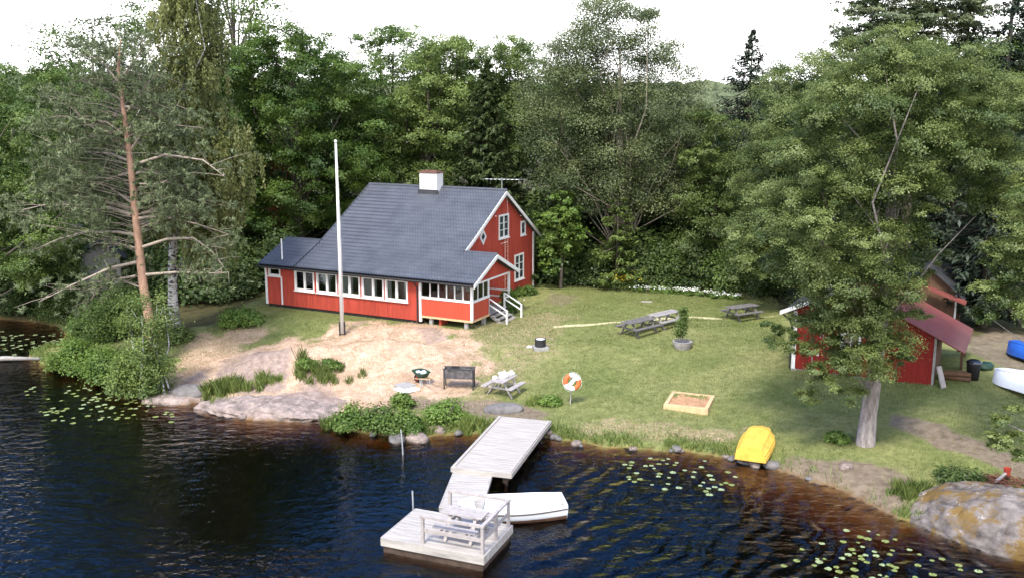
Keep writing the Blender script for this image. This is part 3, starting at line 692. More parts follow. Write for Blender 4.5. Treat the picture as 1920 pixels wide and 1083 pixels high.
# ------------------------------------------------------------------ jetty: shore platform, gangway, bathing platform
def rect_from(tl, tr, bl, z):
    a, b_, c = at_z(*tl, z), at_z(*tr, z), at_z(*bl, z)
    u = (b_ - a)[:2]; v = (c - a)[:2]; W = np.linalg.norm(u); u = u / W; L_ = abs(v @ np.array([u[1], -u[0]])); return a[:2], math.atan2(u[1], u[0]), W, L_
def planks(mb, W, L_, z, w=.145, gap=.012, th=.035):
    """boards across the width; local x across, local -y away from the shore"""
    n = int(L_ / w)
    w = L_ / n
    for k in range(n):
        mb.box((W / 2 + random.uniform(-.008, .008), -(k + .5) * w, z - th / 2 + random.uniform(-.003, .003)), (W, w - gap, th), (0, 0, random.uniform(-.003, .003)))
def deckthing(name, label, cat, tl, tr, bl, z, edge, boards=2):
    o_, rz, W, L_ = rect_from(tl, tr, bl, z)
    t = thing(name, label, cat, (o_[0], o_[1], 0), rz)
    mb = MB(); planks(mb, W, L_, z); mb.build('decking', 'deck', t)
    mb = MB(); h = edge
    for y0, y1 in ((0, .04), (-L_ - .04, -L_)): mb.b2((-.04, y0, z - h), (W + .04, y1, z + .0))
    for x0, x1 in ((-.045, -.003), (W + .003, W + .045)): mb.b2((x0, -L_, z - h), (x1, 0, z + .002))
    mb.build('edge_board', 'deck', t)
    return t, W, L_
UZ, GZ, PZ = .62, .46, .50
up, UW, UL = deckthing('jetty', 'wide pale plank jetty platform joining the lawn', 'jetty', (936, 780), (1032, 789), (836, 874), UZ, .17)
mb = MB()
for x in (.25, UW - .25): mb.b2((x - .08, -UL + .1, .2), (x + .08, -.1, UZ - .176))
for y in (-.5, -UL * .5, -UL + .4):
    for x in (.3, UW - .3): mb.tube([(x, y, -1.5), (x, y, .2)], .08, 8)
mb.build('pile', 'tar', up)
for x0 in (.03, ): mb = MB(); mb.b2((.0, -UL + .1, UZ + .002), (.1, -.05, UZ + .05)); mb.b2((UW - .1, -UL + .1, UZ + .002), (UW, -.05, UZ + .05)); mb.build('kerb_rail', 'deck', up)
ga, GW, GL = deckthing('gangway', 'narrow plank gangway between the two jetty platforms', 'gangway', (852, 883), (922, 885.5), (783, 948), GZ, .14)
mb = MB(); mb.b2((.1, -GL + .1, .05), (.3, .3, GZ - .15)); mb.b2((GW - .3, -GL + .1, .05), (GW - .1, .3, GZ - .15)); mb.build('float', 'tar', ga)
pl, PW, PL = deckthing('bathing_platform', 'floating plank bathing platform with a timber railing at the jetty end', 'platform', (780, 953), (959, 984), (714, 1006), PZ, .27)
mb = MB(); mb.b2((.02, -PL + .02, -.25), (PW - .02, -.02, PZ - .28)); mb.build('float', 'tar', pl)
mb = MB()
rx0, ry0 = .36 * PW, -PL + .22
posts = [(.62 * PW * .62, -.12), (PW - .06, -.12), (PW - .06, -PL + .1), (PW * .40, -PL + .1), (PW - .06, -PL * .5)]
for i, (x, y) in enumerate(posts): MB().b2((x - .045, y - .045, PZ), (x + .045, y + .045, PZ + .88)).build('railing_post', 'rail', pl)
H_ = PZ + .9
def railbar(a, b_, z, w=.1, h=.05): MB().beam((a[0], a[1], z), (b_[0], b_[1], z), w, h).build('railing', 'rail', pl)
railbar((posts[0][0] - .06, posts[0][1]), (PW + .02, -.12), H_, .12, .07); railbar((PW - .06, .0 - .19), (PW - .06, -PL + .03), H_ + .004, .12, .07); railbar((posts[3][0] - .08, -PL + .1), (PW - .13, -PL + .1), H_, .12, .07)
for a, b_ in ((posts[1], posts[2]), (posts[3], posts[2])): MB().beam((a[0], a[1], PZ + .45), (b_[0], b_[1], PZ + .45), .03, .13).build('railing', 'rail', pl)
g_ = at_z(782, 950, .4)
st = MB(); st.tube([(0, 0, -1.2), (-.06, .04, .98)], .03, 8); tag(st.build('mooring_stake', 'metal'), 'short pale mooring stake beside the bathing platform', 'stake').location = (float(g_[0]) - .09, float(g_[1]) - .02, 0)
g_ = at_z(757, 852, 0)
st = MB(); st.tube([(0, 0, -1.2), (-.05, .03, .5), (-.10, .06, 1.05)], [.035, .03, .025], 8); tag(st.build('water_stake', 'metal'), 'thin pale stake leaning out of the water by the shore bushes', 'stake').location = (float(g_[0]), float(g_[1]), 0)

# ------------------------------------------------------------------ picnic tables
def picnic(label, loc, rz, L_=1.8, wood='deckd', group='picnic tables', W=.74):
    t = thing('picnic_table', label, 'picnic table', loc, rz, group)
    n = 5
    mb = MB()
    for k in range(n): mb.box((0, (k - (n - 1) / 2) * (W / n), .735 + random.uniform(-.004, .004)), (L_, W / n - .014, .04))
    for x in (-L_ / 2 + .3, L_ / 2 - .3): mb.b2((x - .04, -W / 2 + .03, .67), (x + .04, W / 2 - .03, .714))
    mb.build('tabletop', wood, t)
    for s in (-1, 1):
        mb = MB()
        for k in (-1, 1): mb.box((0, s * .68 + k * .068, .45), (L_, .125, .04))
        mb.build('bench', wood, t)
    for x in (-L_ / 2 + .3, L_ / 2 - .3):
        for s in (-1, 1): MB().beam((x + .045, s * .66, -.05), (x + .045, s * .2, .67), .045, .10, up=(1, 0, 0)).build('leg', wood, t)
        MB().b2((x - .045, -.76, .34), (x + .0, .76, .428)).build('crossbeam', wood, t)
    return t
def rz_of(a, b_): return math.atan2(b_[1] - a[1], b_[0] - a[0])
# small pale table near the water: its long axis runs away from the camera
pa = on_ground(944, 737)
picnic('small pale picnic table beside the iron barbecue, white bags on its top', pa, R(62), 1.45, 'rail')
lt0, lt1 = on_ground(1172, 634), on_ground(1268, 606)
rz_ = rz_of(lt0, lt1); LL = np.linalg.norm((lt1 - lt0)[:2])
u_ = np.array([math.cos(rz_), math.sin(rz_)])
half = LL / 2
for k, lab, wd in ((0, 'dark grey end of two picnic tables set end to end on the lawn', 'darkwood'), (1, 'paler grey picnic table set end to end with another, nearest the potted tree', 'deckd')):
    c = lt0[:2] + u_ * (half * (k + .5))
    M.setdefault('darkwood', mat('blackened_wood', (.13, .12, .115), .9, .3, 2.5, (2, 2, 2), .3, 8, .15))
    picnic(lab, (c[0], c[1], gz(c[0], c[1])), rz_, half - .05, wd)
f0, f1 = on_ground(1362, 602), on_ground(1418, 592)
c = (f0 + f1) / 2
picnic('dark weathered picnic table standing alone at the back of the lawn', (c[0], c[1], gz(c[0], c[1])), rz_of(f0, f1) - .05, 2.0, 'darkwood')
# table on the bathing platform
pm = Matrix.Rotation(pl.rotation_euler.z, 4, 'Z'); lp = pm @ Vector((PW * .68, -PL * .53, 0))
picnic('grey picnic table inside the railing of the bathing platform', (pl.location.x + lp.x, pl.location.y + lp.y, PZ + .05), pl.rotation_euler.z, 1.45, 'rail', W=.62)
# white things on the small table
def lumpy(name, m, r, seed, sq=(1, 1, .6), amp=.35, fr=2.2, n=12):
    mb = MB()
    def fn(u, v):
        a, b_ = u * 2 * math.pi, (v - .5) * math.pi
        d = np.array([math.cos(a) * math.cos(b_), math.sin(a) * math.cos(b_), math.sin(b_)])
        k = 1 + amp * (float(fbm(d[0] * fr + seed * 3.1 + d[2] * 1.7, d[1] * fr + seed + d[2] * fr, seed, 3)) - .5) * 2
        return tuple(d * k * r * np.array(sq))
    mb.grid(fn, n * 2, n); return mb.build(name, m, smooth=True)
for dx, dy, r_, lab in ((-.05, .12, .22, 'large crumpled white bag on the small pale picnic table'), (.12, .45, .16, 'white bag at the far end of the small pale picnic table'), (-.28, -.05, .13, 'small white bag at the table edge nearest the barbecue')):
    ca, sa = math.cos(R(62)), math.sin(R(62)); x, y = pa[0] + ca * dy - sa * (-dx) * 1, pa[1] + sa * dy + ca * (-dx) * -1
    b_ = lumpy('plastic_bag', 'bag', r_, int(r_ * 100), (1, .8, .75), .5); b_.location = (x + dx * .4, y, float(pa[2]) + .755 + r_ * .52); tag(b_, lab, 'bag', 'white bags on the small picnic table')

# ------------------------------------------------------------------ barbecue
g0, g1 = on_ground(837, 729), on_ground(885, 731); c = (g0 + g1) / 2 + np.array([0, .2, 0]); W = 1.42
t = thing('barbecue', 'long black iron trough barbecue on four legs', 'barbecue', (c[0], c[1], gz(c[0], c[1])), rz_of(g0, g1))
mb = MB(); z0_, z1_ = .52, .98
mb.b2((-W / 2, -.25, z0_), (W / 2, -.23, z1_)); mb.b2((-W / 2, .23, z0_), (W / 2, .25, z1_)); mb.b2((-W / 2, -.23, z0_), (-W / 2 + .02, .23, z1_)); mb.b2((W / 2 - .02, -.23, z0_), (W / 2, .23, z1_)); mb.b2((-W / 2 + .02, -.23, z0_), (W / 2 - .02, .23, z0_ + .02))
mb.build('firebox', 'rust', t); MB().grid(lambda u, v: (-W / 2 + .02 + (W - .04) * u, -.23 + .46 * v, .84 + .09 * float(fbm(u * 9, v * 4, 3, 3))), 24, 10).build('embers', 'coal', t)
mb = MB(); mb.tube([(-W / 2 - .05, -.25, z1_ + .01), (W / 2 + .05, -.25, z1_ + .01)], .022, 6); mb.tube([(-W / 2 - .05, .25, z1_ + .01), (W / 2 + .05, .25, z1_ + .01)], .022, 6)
for k in range(14): mb.tube([(-W / 2 + .3 + k * .03, -.27, z1_ + .03), (-W / 2 + .3 + k * .03, .27, z1_ + .03)], .008, 4)
mb.build('grate', 'black', t)
for x in (-W / 2 + .02, W / 2 - .02):
    for y in (-.24, .24): MB().beam((x, y, -.1), (x, y, z1_), .055, .055).build('leg', 'black', t)

# ------------------------------------------------------------------ wheelbarrow with pale stones in it
g_ = on_ground(795, 722); hv = on_ground(809, 730)
t = thing('wheelbarrow', 'dark green wheelbarrow with yellow handles and red wheel', 'wheelbarrow', g_, R(-52))
# local +x towards the handles
mb = MB()
def tray(u, v):
    a = u * 2 * math.pi; e = v
    cx, cy = math.copysign(abs(math.cos(a)) ** .6, math.cos(a)), math.copysign(abs(math.sin(a)) ** .6, math.sin(a))
    return (-.18 + cx * (.26 + .22 * e) - .06 * e, cy * (.2 + .14 * e), .42 + .24 * e)
mb.grid(tray, 28, 3); mb.f.append(tuple(len(mb.v) - 29 * 4 + i * 4 for i in range(28))); mb.mi.append(0)
tr_ = mb.build('tray', 'green', t, smooth=True); md = tr_.modifiers.new('s', 'SOLIDIFY'); md.thickness = .02
for s in (-1, 1): MB().beam((-.62, s * .1, .22), (.95, s * .27, .56), .05, .045).build('handle', 'plank', t)
for s in (-1, 1): MB().tube([(.12, s * .2, .38), (.2, s * .22, .0), (.05, s * .22, .0), (-.1, s * .17, .36)], .018, 6).build('leg', 'metal', t)
wh = MB(); wh.grid(lambda u, v: (-.62 + (.17 + .045 * math.cos(v * 2 * math.pi)) * math.cos(u * 2 * math.pi), .045 * math.sin(v * 2 * math.pi), .2 + (.17 + .045 * math.cos(v * 2 * math.pi)) * math.sin(u * 2 * math.pi)), 24, 8)
w_ = wh.build('wheel', 'rubber', t, smooth=True); mb = MB(); mb.grid(lambda u, v: (-.62 + .15 * v * math.cos(u * 6.2832), .03 * (1 - v), .2 + .15 * v * math.sin(u * 6.2832)), 18, 2); mb.grid(lambda u, v: (-.62 + .15 * v * math.cos(u * 6.2832), -.03 * (1 - v), .2 + .15 * v * math.sin(u * 6.2832)), 18, 2); mb.build('rim', 'redpaint', w_)
ca, sa = math.cos(R(-52)), math.sin(R(-52))
for k, (lx, ly, r_) in enumerate(((-.38, -.06, .11), (-.16, .1, .13), (.02, -.05, .12))):
    b_ = lumpy('pale_stone', 'bag', r_, 30 + k, (1.1, .9, .7), .3); b_.location = (g_[0] + ca * lx - sa * ly, g_[1] + sa * lx + ca * ly, g_[2] + .59); tag(b_, 'pale rounded stone lying in the tray of the green wheelbarrow', 'stone', 'pale stones in the wheelbarrow')
for i, (px, py, s_, lab) in enumerate(((763, 731, .95, 'bright white slab lying on the bare ground by the wheelbarrow'), (760, 724, .8, 'dull pale slab half hidden behind the bright white slab'))):
    g_ = on_ground(px, py); b_ = MB().box((0, 0, .03), (s_, s_ * .95, .07)).build('ground_slab', 'bag' if i == 0 else 'conc', bevel=.01); b_.location = (g_[0], g_[1], g_[2] + .02); b_.rotation_euler = (0, 0, R(40 + 6 * i)); tag(b_, lab, 'slab')

# ------------------------------------------------------------------ barrel grill on a slab
g_ = on_ground(1013, 653)
t = thing('fire_barrel', 'short black drum fire pot with a pale lid on a grey slab base', 'fire pot', g_, R(10))
mb = MB(); mb.b2((-.38, -.36, -.1), (.38, .36, .12)); mb.build('slab_base', 'conc', t)
MB().lathe([(0, .121), (.27, .121), (.29, .15), (.29, .5), (.31, .52), (.27, .53), (.255, .46), (0, .45)], 20).build('drum', 'black', t, smooth=False)
MB().lathe([(0, .49), (.24, .49), (.245, .51), (.12, .535), (0, .54)], 18).build('lid', 'bag', t, smooth=True)
MB().beam((.2, .5, -.05), (.5, .9, .02), .05, .02)
b_ = lumpy('pale_stone', 'bag', .12, 41, (1.2, .8, .7), .3); g2 = on_ground(993, 652); b_.location = (g2[0], g2[1], g2[2] + .05); tag(b_, 'single pale stone on the grass beside the black fire pot', 'stone')
for px, py, s_ in ((1212, 566, .42),):
    g2 = on_ground(px, py); b_ = MB().box((0, 0, .02), (s_ * 1.6, s_ * .5, .06)).build('pale_board', 'rail', bevel=.01); b_.location = g2; b_.rotation_euler = (0, 0, R(-8)); tag(b_, 'short pale board lying on the back of the lawn', 'board')

# ------------------------------------------------------------------ lifebuoy on its post
g_ = on_ground(1069, 757)
t = thing('lifebuoy_post', 'slim timber post leaning on the lawn that carries the lifebuoy', 'post', g_, 0)
MB().beam((0, 0, -.2), (.06, .04, 1.5), .07, .045).build('post', 'rail', t); MB().beam((-.05, -.0, 1.42), (.17, -.02, 1.46), .04, .05).build('peg', 'white', t)
mb = MB(); Rr, rr = .30, .10
mb.grid(lambda u, v: ((Rr + rr * math.cos(v * 2 * math.pi)) * math.cos(u * 2 * math.pi), rr * .8 * math.sin(v * 2 * math.pi), (Rr + rr * math.cos(v * 2 * math.pi)) * math.sin(u * 2 * math.pi)), 40, 12)
for i in range(len(mb.mi)):
    k = (i // 12) / 40 * 4
    mb.mi[i] = 1 if (1.0 <= (k + .0) % 4 < 2.0 or 3.0 <= (k + .0) % 4 < 4.0) else 0
lb = thing('lifebuoy', 'orange and white ring lifebuoy hanging on the timber post', 'lifebuoy', (g_[0] + .07, g_[1] - .13, g_[2] + 1.08)); lb.rotation_euler = (R(-14), R(-18), R(8))
mb.build('ring', ['bag', 'orange'], lb, smooth=True)
rp = MB(); rp.grid(lambda u, v: ((Rr + .115 + .035 * abs(math.sin(u * 4 * math.pi))) * math.cos(u * 2 * math.pi) + .008 * math.cos(v * 6.2832), .008 * math.sin(v * 6.2832), (Rr + .115 + .035 * abs(math.sin(u * 4 * math.pi))) * math.sin(u * 2 * math.pi)), 48, 4); rp.build('grab_rope', 'white', lb)
rp = MB(); rp.beam((-.24, -.02, -.14), (.2, -.02, .12), .16, .05, up=(0, 1, 0)); rp.build('line_bag', 'bag', lb, bevel=.02)

# ------------------------------------------------------------------ sandbox
q_ = [on_ground(1266, 735), on_ground(1348, 743), on_ground(1328, 770), on_ground(1246, 764)]
o_ = q_[3].copy(); o_[2] = .55 * max(gz(p[0], p[1]) for p in q_) + .45 * min(gz(p[0], p[1]) for p in q_) - .01; rz_ = rz_of(q_[3], q_[2]) - R(9); W = np.linalg.norm((q_[2] - q_[3])[:2]); D_ = .97 * float((q_[0] - q_[3])[:2] @ np.array([-math.sin(rz_), math.cos(rz_)]))
t = thing('sandbox', 'square sandbox of raw pine boards filled with brown sand', 'sandbox', o_, rz_)
for lo, hi in (((-.02, -.16, -.25), (W + .02, 0, .13)), ((-.02, D_, -.25), (W + .02, D_ + .16, .13)), ((-.02, .002, -.25), (.14, D_ - .002, .127)), ((W - .14, .002, -.25), (W + .02, D_ - .002, .127))): MB().b2(lo, hi).build('side_board', 'plank', t, bevel=.008)
MB().grid(lambda u, v: (.14 + (W - .28) * u, .0 + D_ * v, .06 + .07 * (float(fbm(u * 5, v * 5, 8, 4)) - .5) * 2), 30, 30).build('sand', 'sand', t, smooth=True)

# ------------------------------------------------------------------ planter
g_ = on_ground(1279, 652)
t = thing('planter', 'round grey planter tub on the lawn holding a slender young tree', 'planter', g_)
MB().lathe([(0, -.05), (.40, -.05), (.43, .05), (.48, .22), (.50, .34), (.44, .345), (.42, .27), (0, .25)], 24).build('tub', 'deckd', t, smooth=False)
MB().lathe([(.505, .345), (.51, .37), (.43, .37), (.43, .346)], 24).build('rim', 'conc', t)
PLANTER = g_

# ------------------------------------------------------------------ boats
def hull(mb, L_, beam, depth, trans=.7, n=16, rock=.12, sheer=.16, low=0.0, inner=False, off=0.0):
    """bow at +x; z=0 at keel amidships"""
    def hw(t): return beam / 2 * ((trans + (1 - trans) * math.sin(min(1, t / .45) * math.pi / 2)) if t < .45 else math.cos(((t - .45) / .55) ** 1.9 * math.pi / 2) ** .85)
    def st(t):
        w = max(hw(t), .012) - off; k = rock * max(0, (t - .6) / .4) ** 2.2 * 2 + off * .8; s = depth + sheer * (max(0, t - .35) / .65) ** 2 + .05 * (1 - t) ** 3
        return w, k, s
    m_ = 10
    def fn(u, v):
        w, k, s = st(u); a = v * 2 - 1
        y = w * math.copysign(min(1, abs(a) * 1.35) ** .75, a); q = max(0, abs(a) - .52) / .48
        z = k + (s - k) * (.10 * min(1, abs(a) / .52) + .90 * q ** .9)
        return (-L_ / 2 + L_ * u + (.05 * (z - k) if u > .9 else 0), y * (.86 + .14 * q), z)
    mb.grid(fn, n, m_ * 2)
    return fn, st
def make_boat(name, label, cat, L_, beam, depth, mats, loc, rz, flip=False, seats=True, tilt=0.0, inner_mat=None, trans=.72, ridges=0):
    root = thing(name, label, cat, loc, rz); 
    mb = MB(); fn, st = hull(mb, L_, beam, depth, trans); 
    if len(mats) > 1:
        for i, f in enumerate(mb.f):
            if np.mean([mb.v[k][2] for k in f]) < depth * .42: mb.mi[i] = 1
    w0 = [fn(0, j / 20) for j in range(21)]; mb.add(w0, [tuple(range(21))])
    h = mb.build('hull', mats, root, smooth=True)
    md = h.modifiers.new('s', 'SOLIDIFY'); md.thickness = .03; md.offset = 1
    md2 = h.modifiers.new('e', 'EDGE_SPLIT'); md2.split_angle = R(50)
    gw = MB()
    for s in (0, 1): gw.tube([Vector(fn(i / 20, s)) + Vector((0, 0, .01)) for i in range(21)], .028, 6)
    a, b_ = Vector(fn(0, 0)), Vector(fn(0, 1)); gw.tube([a, b_], .03, 6)
    gw.build('gunwale', inner_mat or mats[0], root, smooth=True)
    if len(mats) > 1:
        rr_ = MB()
        for s in (.02, .98): rr_.tube([Vector(fn(i / 20, s)) + Vector((0, math.copysign(.02, s - .5), -.06)) for i in range(21)], .026, 5)
        rr_.build('rub_rail', 'tar', root)
    if seats:
        w = [st(q)[0] for q in (.08, .42, .7)]
        for q, ww, ln in ((.09, w[0], .46), (.45, w[1], .26), (.74, w[2], .24)): MB().b2((-L_ / 2 + L_ * q - ln / 2, -ww * .93, depth * .72), (-L_ / 2 + L_ * q + ln / 2, ww * .93, depth * .77)).build('thwart', inner_mat or mats[0], root)
        fl = MB(); fl.grid(lambda u, v: (-L_ / 2 + L_ * (.012 + .90 * u), (v - .5) * 2 * st(.012 + .90 * u)[0] * .93, depth * .56 + .2 * max(0, u - .6)), 14, 2); fl.build('floorboard', inner_mat or mats[0], root)
        fd = MB()
        n_ = 6; fd.grid(lambda u, v: (lambda t: (Vector(fn(t, 0)).lerp(Vector(fn(t, 1)), v) + Vector((0, 0, .01 + .03 * math.sin(v * math.pi)))))(.86 + .135 * u), n_, 4); fd.build('foredeck', inner_mat or mats[0], root)
    if ridges:
        for s in (-1, 1):
            for q in (.5, .72, .86)[:ridges]:
                r_ = MB(); r_.tube([Vector(fn(i / 16 * .93, .5 + s * q / 2)) + Vector((0, s * .012, -.014)) for i in range(17)], .034, 5); r_.build('strake', mats[0], root, smooth=True)
        r_ = MB(); r_.tube([Vector(fn(i / 16 * .95, .5)) + Vector((0, 0, -.015)) for i in range(17)], .03, 6); r_.build('keel', mats[0], root, smooth=True)
    if flip: root.rotation_euler = (math.pi + tilt, 0, rz)
    return root
bow, stern = at_z(866, 946, .5), at_z(1056, 938, .45); c = (bow + stern) / 2
make_boat('rowing_boat', 'white open rowing boat moored beside the gangway', 'rowing boat', float(np.linalg.norm((bow - stern)[:2])) + .12, 1.5, .60, ['bluewhite', 'brownhull'], (c[0] - .02, c[1] - .05, -.13), rz_of(stern, bow))
# mooring line from the boat to the platform
a = Vector((float(bow[0]) + .05, float(bow[1]), .48)); b_ = Vector((float(bow[0]) - .55, float(bow[1]) - .75, PZ + .02))
tag(MB().tube([a, (a + b_) / 2 - Vector((0, 0, .16)), b_], .012, 5).build('mooring_rope', 'rail'), 'thin rope tying the white boat to the bathing platform', 'rope')
# yellow pram upside down at the water's edge; transom towards the water
s_, b_ = at_z(1407, 862, .3), at_z(1430, 806, .45)
d_ = (b_ - s_)[:2]; Ly = float(np.linalg.norm(d_)); c = (s_ + b_)[:2] / 2
make_boat('overturned_dinghy', 'yellow dinghy lying upside down at the water edge', 'dinghy', Ly + .1, 1.32, .5, ['yellow'], (c[0], c[1], gz(c[0] + d_[0] * .1, c[1] + d_[1] * .1) + .56), math.atan2(d_[1], d_[0]), True, False, R(0), trans=.86, ridges=3)
# overturned white boat and blue boat by the shelter
s_, b_ = on_ground(1990, 768), on_ground(1866, 716)
d_ = (b_ - s_)[:2]; c = (s_ + b_)[:2] / 2
make_boat('overturned_rowing_boat', 'white rowing boat lying upside down on the grass by the shed', 'rowing boat', 4.3, 1.6, .66, ['bluewhite'], (c[0] + .3, c[1], gz(c[0], c[1]) + .80), math.atan2(d_[1], d_[0]), True, False, R(4), trans=.74, ridges=1)
s_, b_ = on_ground(1985, 696), on_ground(1885, 664)
d_ = (b_ - s_)[:2]; c = (s_ + b_)[:2] / 2
make_boat('overturned_rowing_boat', 'bright blue boat lying upside down behind the white one', 'rowing boat', 4.0, 1.4, .6, ['blue'], (c[0] + .35, c[1], gz(c[0], c[1]) + .85), math.atan2(d_[1], d_[0]), True, False, R(0), trans=.74, ridges=1)
g_ = on_ground(1846, 692)
t = thing('canoe_cover', 'dark green tarpaulin bundle at the tip of the white overturned boat', 'tarpaulin', g_, R(20))
b_ = lumpy('tarpaulin', 'green', .42, 51, (1.1, .6, .55), .3, n=14); b_.parent = t; b_.location = (0, 0, .12)

# ------------------------------------------------------------------ shed with the red sheet roof
s0, s1 = on_ground(1484, 693), on_ground(1748, 721)
SRZ = rz_of(s0, s1); SW_ = float(np.linalg.norm((s1 - s0)[:2])); SZ = float(min(s0[2], s1[2]))
shed = thing('red_shed', 'dark red timber shed with open lean-to under a red sheet roof', 'shed', (s0[0], s0[1], SZ), SRZ)
PKX, PKZ, LZ, RZ_ = 2.5, 4.3, 3.05, 2.45
MB().prism([(0, .1), (SW_, .1), (SW_, RZ_ - .05), (PKX, PKZ - .08), (0, LZ - .02)], 0, .12, 'y').build('front_wall', 'redold', shed)
MB().b2((0, .12, .1), (.12, 4.6, LZ - .02)).build('side_wall', 'redold', shed); MB().b2((SW_ - .12, .12, .1), (SW_, 3.6, RZ_ - .05)).build('side_wall', 'brownwood', shed)
MB().prism([(0.12, .1), (SW_ - .12, .1), (SW_ - .12, RZ_ - .05), (PKX, PKZ - .08), (.12, LZ - .02)], 4.5, 4.6, 'y').build('back_wall', 'brownwood', shed)
MB().b2((.05, .05, -.4), (SW_ - .05, 4.5, .1)).build('foundation', 'conc', shed)
sl = (PKZ - RZ_) / (SW_ - PKX)
r_ = MB(); ov = 1.25
r_.prism([(-.55, LZ - .26), (PKX, PKZ), (PKX, PKZ + .06), (-.58, LZ - .20)], -.35, 4.9, 'y'); r_.build('roof', 'roofdark', shed)
r_ = MB()
def rs(u, v):
    x = PKX + (SW_ + ov - PKX) * v; return (x, -.35 + 5.25 * u, PKZ + .03 - sl * (x - PKX) + .018 * abs(math.sin(u * 60)))
r_.grid(rs, 160, 6); rr_ = r_.build('roof', 'roofred', shed, smooth=True); md = rr_.modifiers.new('s', 'SOLIDIFY'); md.thickness = .05; md.offset = -1
f = MB(); f.prism([(-.62, LZ - .30), (PKX, PKZ - .06), (PKX, PKZ + .12), (-.62, LZ - .10)], -.40, -.352, 'y'); f.build('bargeboard', 'white', shed)
MB().b2((-.03, -.035, .1), (.15, -.002, LZ - .12)).build('corner_board', 'white', shed); MB().b2((-.02, -.03, -.35), (.22, .1, .098)).build('corner_stone', 'conc', shed)
MB().b2((SW_ - .06, -.05, .0), (SW_ + .04, .06, RZ_ - .1)).build('corner_post', 'deckd', shed); MB().b2((SW_ - .2, -.06, -.35), (SW_ + .1, .12, .0)).build('corner_stone', 'rail', shed)
mb = MB(); mb.tube([(-.5, -.2, LZ - .3), (-.2, -.1, LZ - .55), (-.08, -.06, LZ - .8), (-.08, -.06, .1)], .045, 8); mb.build('downpipe', 'black', shed)
for y in (2.6, 4.7): MB().b2((SW_ + ov - .35, y, -.2), (SW_ + ov - .23, y + .12, 2.0)).build('lean_to_post', 'brownwood', shed)
MB().beam((SW_ + ov - .3, -.2, 1.93), (SW_ + ov - .3, 4.85, 1.93), .1, .12).build('lean_to_beam', 'brownwood', shed)
w_ = MB(); 
for lo, hi in (((2.2, -.05, .95), (2.3, -.002, 2.15)), ((3.0, -.05, .95), (3.1, -.002, 2.15)), ((2.3, -.05, 2.05), (3.0, -.002, 2.15)), ((2.3, -.05, .95), (3.0, -.002, 1.05)), ((2.62, -.04, 1.05), (2.68, -.002, 2.05))): w_.b2(lo, hi)
w_ = w_.build('window', 'white', shed); MB().b2((2.3, -.02, 1.05), (3.0, -.008, 2.05)).build('pane', 'winglass', w_)
d_ = MB().b2((.75, -.03, .12), (1.55, -.002, 2.15)).build('door', 'redold', shed)
f = MB(); f.b2((1.25, -.05, 1.75), (1.29, -.031, 2.45)); f.b2((1.38, -.05, 1.75), (1.42, -.031, 2.45)); f.build('strap', 'rail', d_)
f = MB(); f.b2((.98, -.09, .95), (1.1, -.031, 1.15)); f.b2((1.14, -.08, .88), (1.24, -.031, 1.0)); f.build('lock', 'white', d_); MB().b2((.92, -.05, .15), (.96, -.031, .8)).build('trim_board', 'rail', d_)
f = MB(); f.b2((4.7, -.04, .12), (4.76, -.002, .95)); f.build('trim_board', 'brownwood', shed)
# things standing in the lean-to
def in_shed(x, y): c_, s_ = math.cos(SRZ), math.sin(SRZ); X, Y = s0[0] + c_ * x - s_ * y, s0[1] + s_ * x + c_ * y; return (X, Y, gz(X, Y))
t = thing('waste_bin', 'black bin with a pale lid edge under the shed lean-to', 'bin', in_shed(SW_ + 1.55, 1.4), SRZ)
MB().lathe([(0, 0), (.25, 0), (.31, .75), (.33, .78)], 16).build('bin_body', 'black', t, smooth=True); MB().lathe([(.34, .78), (.34, .83), (.2, .92), (0, .93)], 16).build('lid', 'carpaint', t, smooth=True)
b_ = MB().box((0, 0, .45), (.3, .06, 1.0), (R(-20), 0, 0)).build('leaning_board', 'rail'); b_.location = in_shed(SW_ + .35, -.1); b_.rotation_euler = (0, 0, SRZ + R(60)); tag(b_, 'pale board leaning against the shed corner post', 'board')
for k in range(5):
    b_ = MB().tube([(-.6, 0, .1), (.6, 0, .1)], .1, 9).build('firewood_log', 'brownwood'); x, y, z = in_shed(SW_ + .9, .9 + .22 * (k % 3)); b_.location = (x, y, z + .19 * (k // 3)); b_.rotation_euler = (0, 0, SRZ + R(5 * k)); tag(b_, 'brown firewood log lying in the dark lean-to', 'log', 'firewood logs in the lean-to')

# ------------------------------------------------------------------ small buildings in the trees
def hut(name, label, px, Yd, W, D_, wall_h, ridge, wallm, roofm, rz, cat='hut', zpx=None):
    g_ = at_Y(px, 400, Yd); z = gz(g_[0], Yd); t = thing(name, label, cat, (g_[0], Yd, z), rz)
    MB().prism([(-W / 2, -.3), (W / 2, -.3), (W / 2, wall_h), (0, ridge), (-W / 2, wall_h)], 0, D_, 'y').build('wall', wallm, t)
    for s in (-1, 1):
        m_ = (ridge - wall_h) / (W / 2); e = W / 2 + .4
        MB().prism([(0, ridge + .08), (s * e, ridge + .08 - m_ * e), (s * e, ridge + .16 - m_ * e), (0, ridge + .18)], -.35, D_ + .35, 'y').build('roof', roofm, t)
    return t
t = hut('small_hut', 'small hut with dark felt roof behind the red shed', 1752, 51.5, 3.0, 3.6, 2.0, 3.3, 'brownwood', 'roofdark', SRZ); MB().b2((1.4, -.04, -.1), (1.5, -.002, 2.0)).build('corner_board', 'white', t); MB().prism([(.0, 2.35), (2.0, 1.7), (2.0, 1.78), (.0, 2.43)], -1.3, -.37, 'y').build('porch_roof', 'roofred', t)
t = hut('grey_outbuilding', 'small grey outbuilding glimpsed through the pine branches', 180, 62, 2.4, 3, 3.4, 4.3, 'conc', 'roofdark', R(20)); MB().b2((-.35, -.03, .5), (.35, -.002, 2.3)).build('door', 'deckd', t)
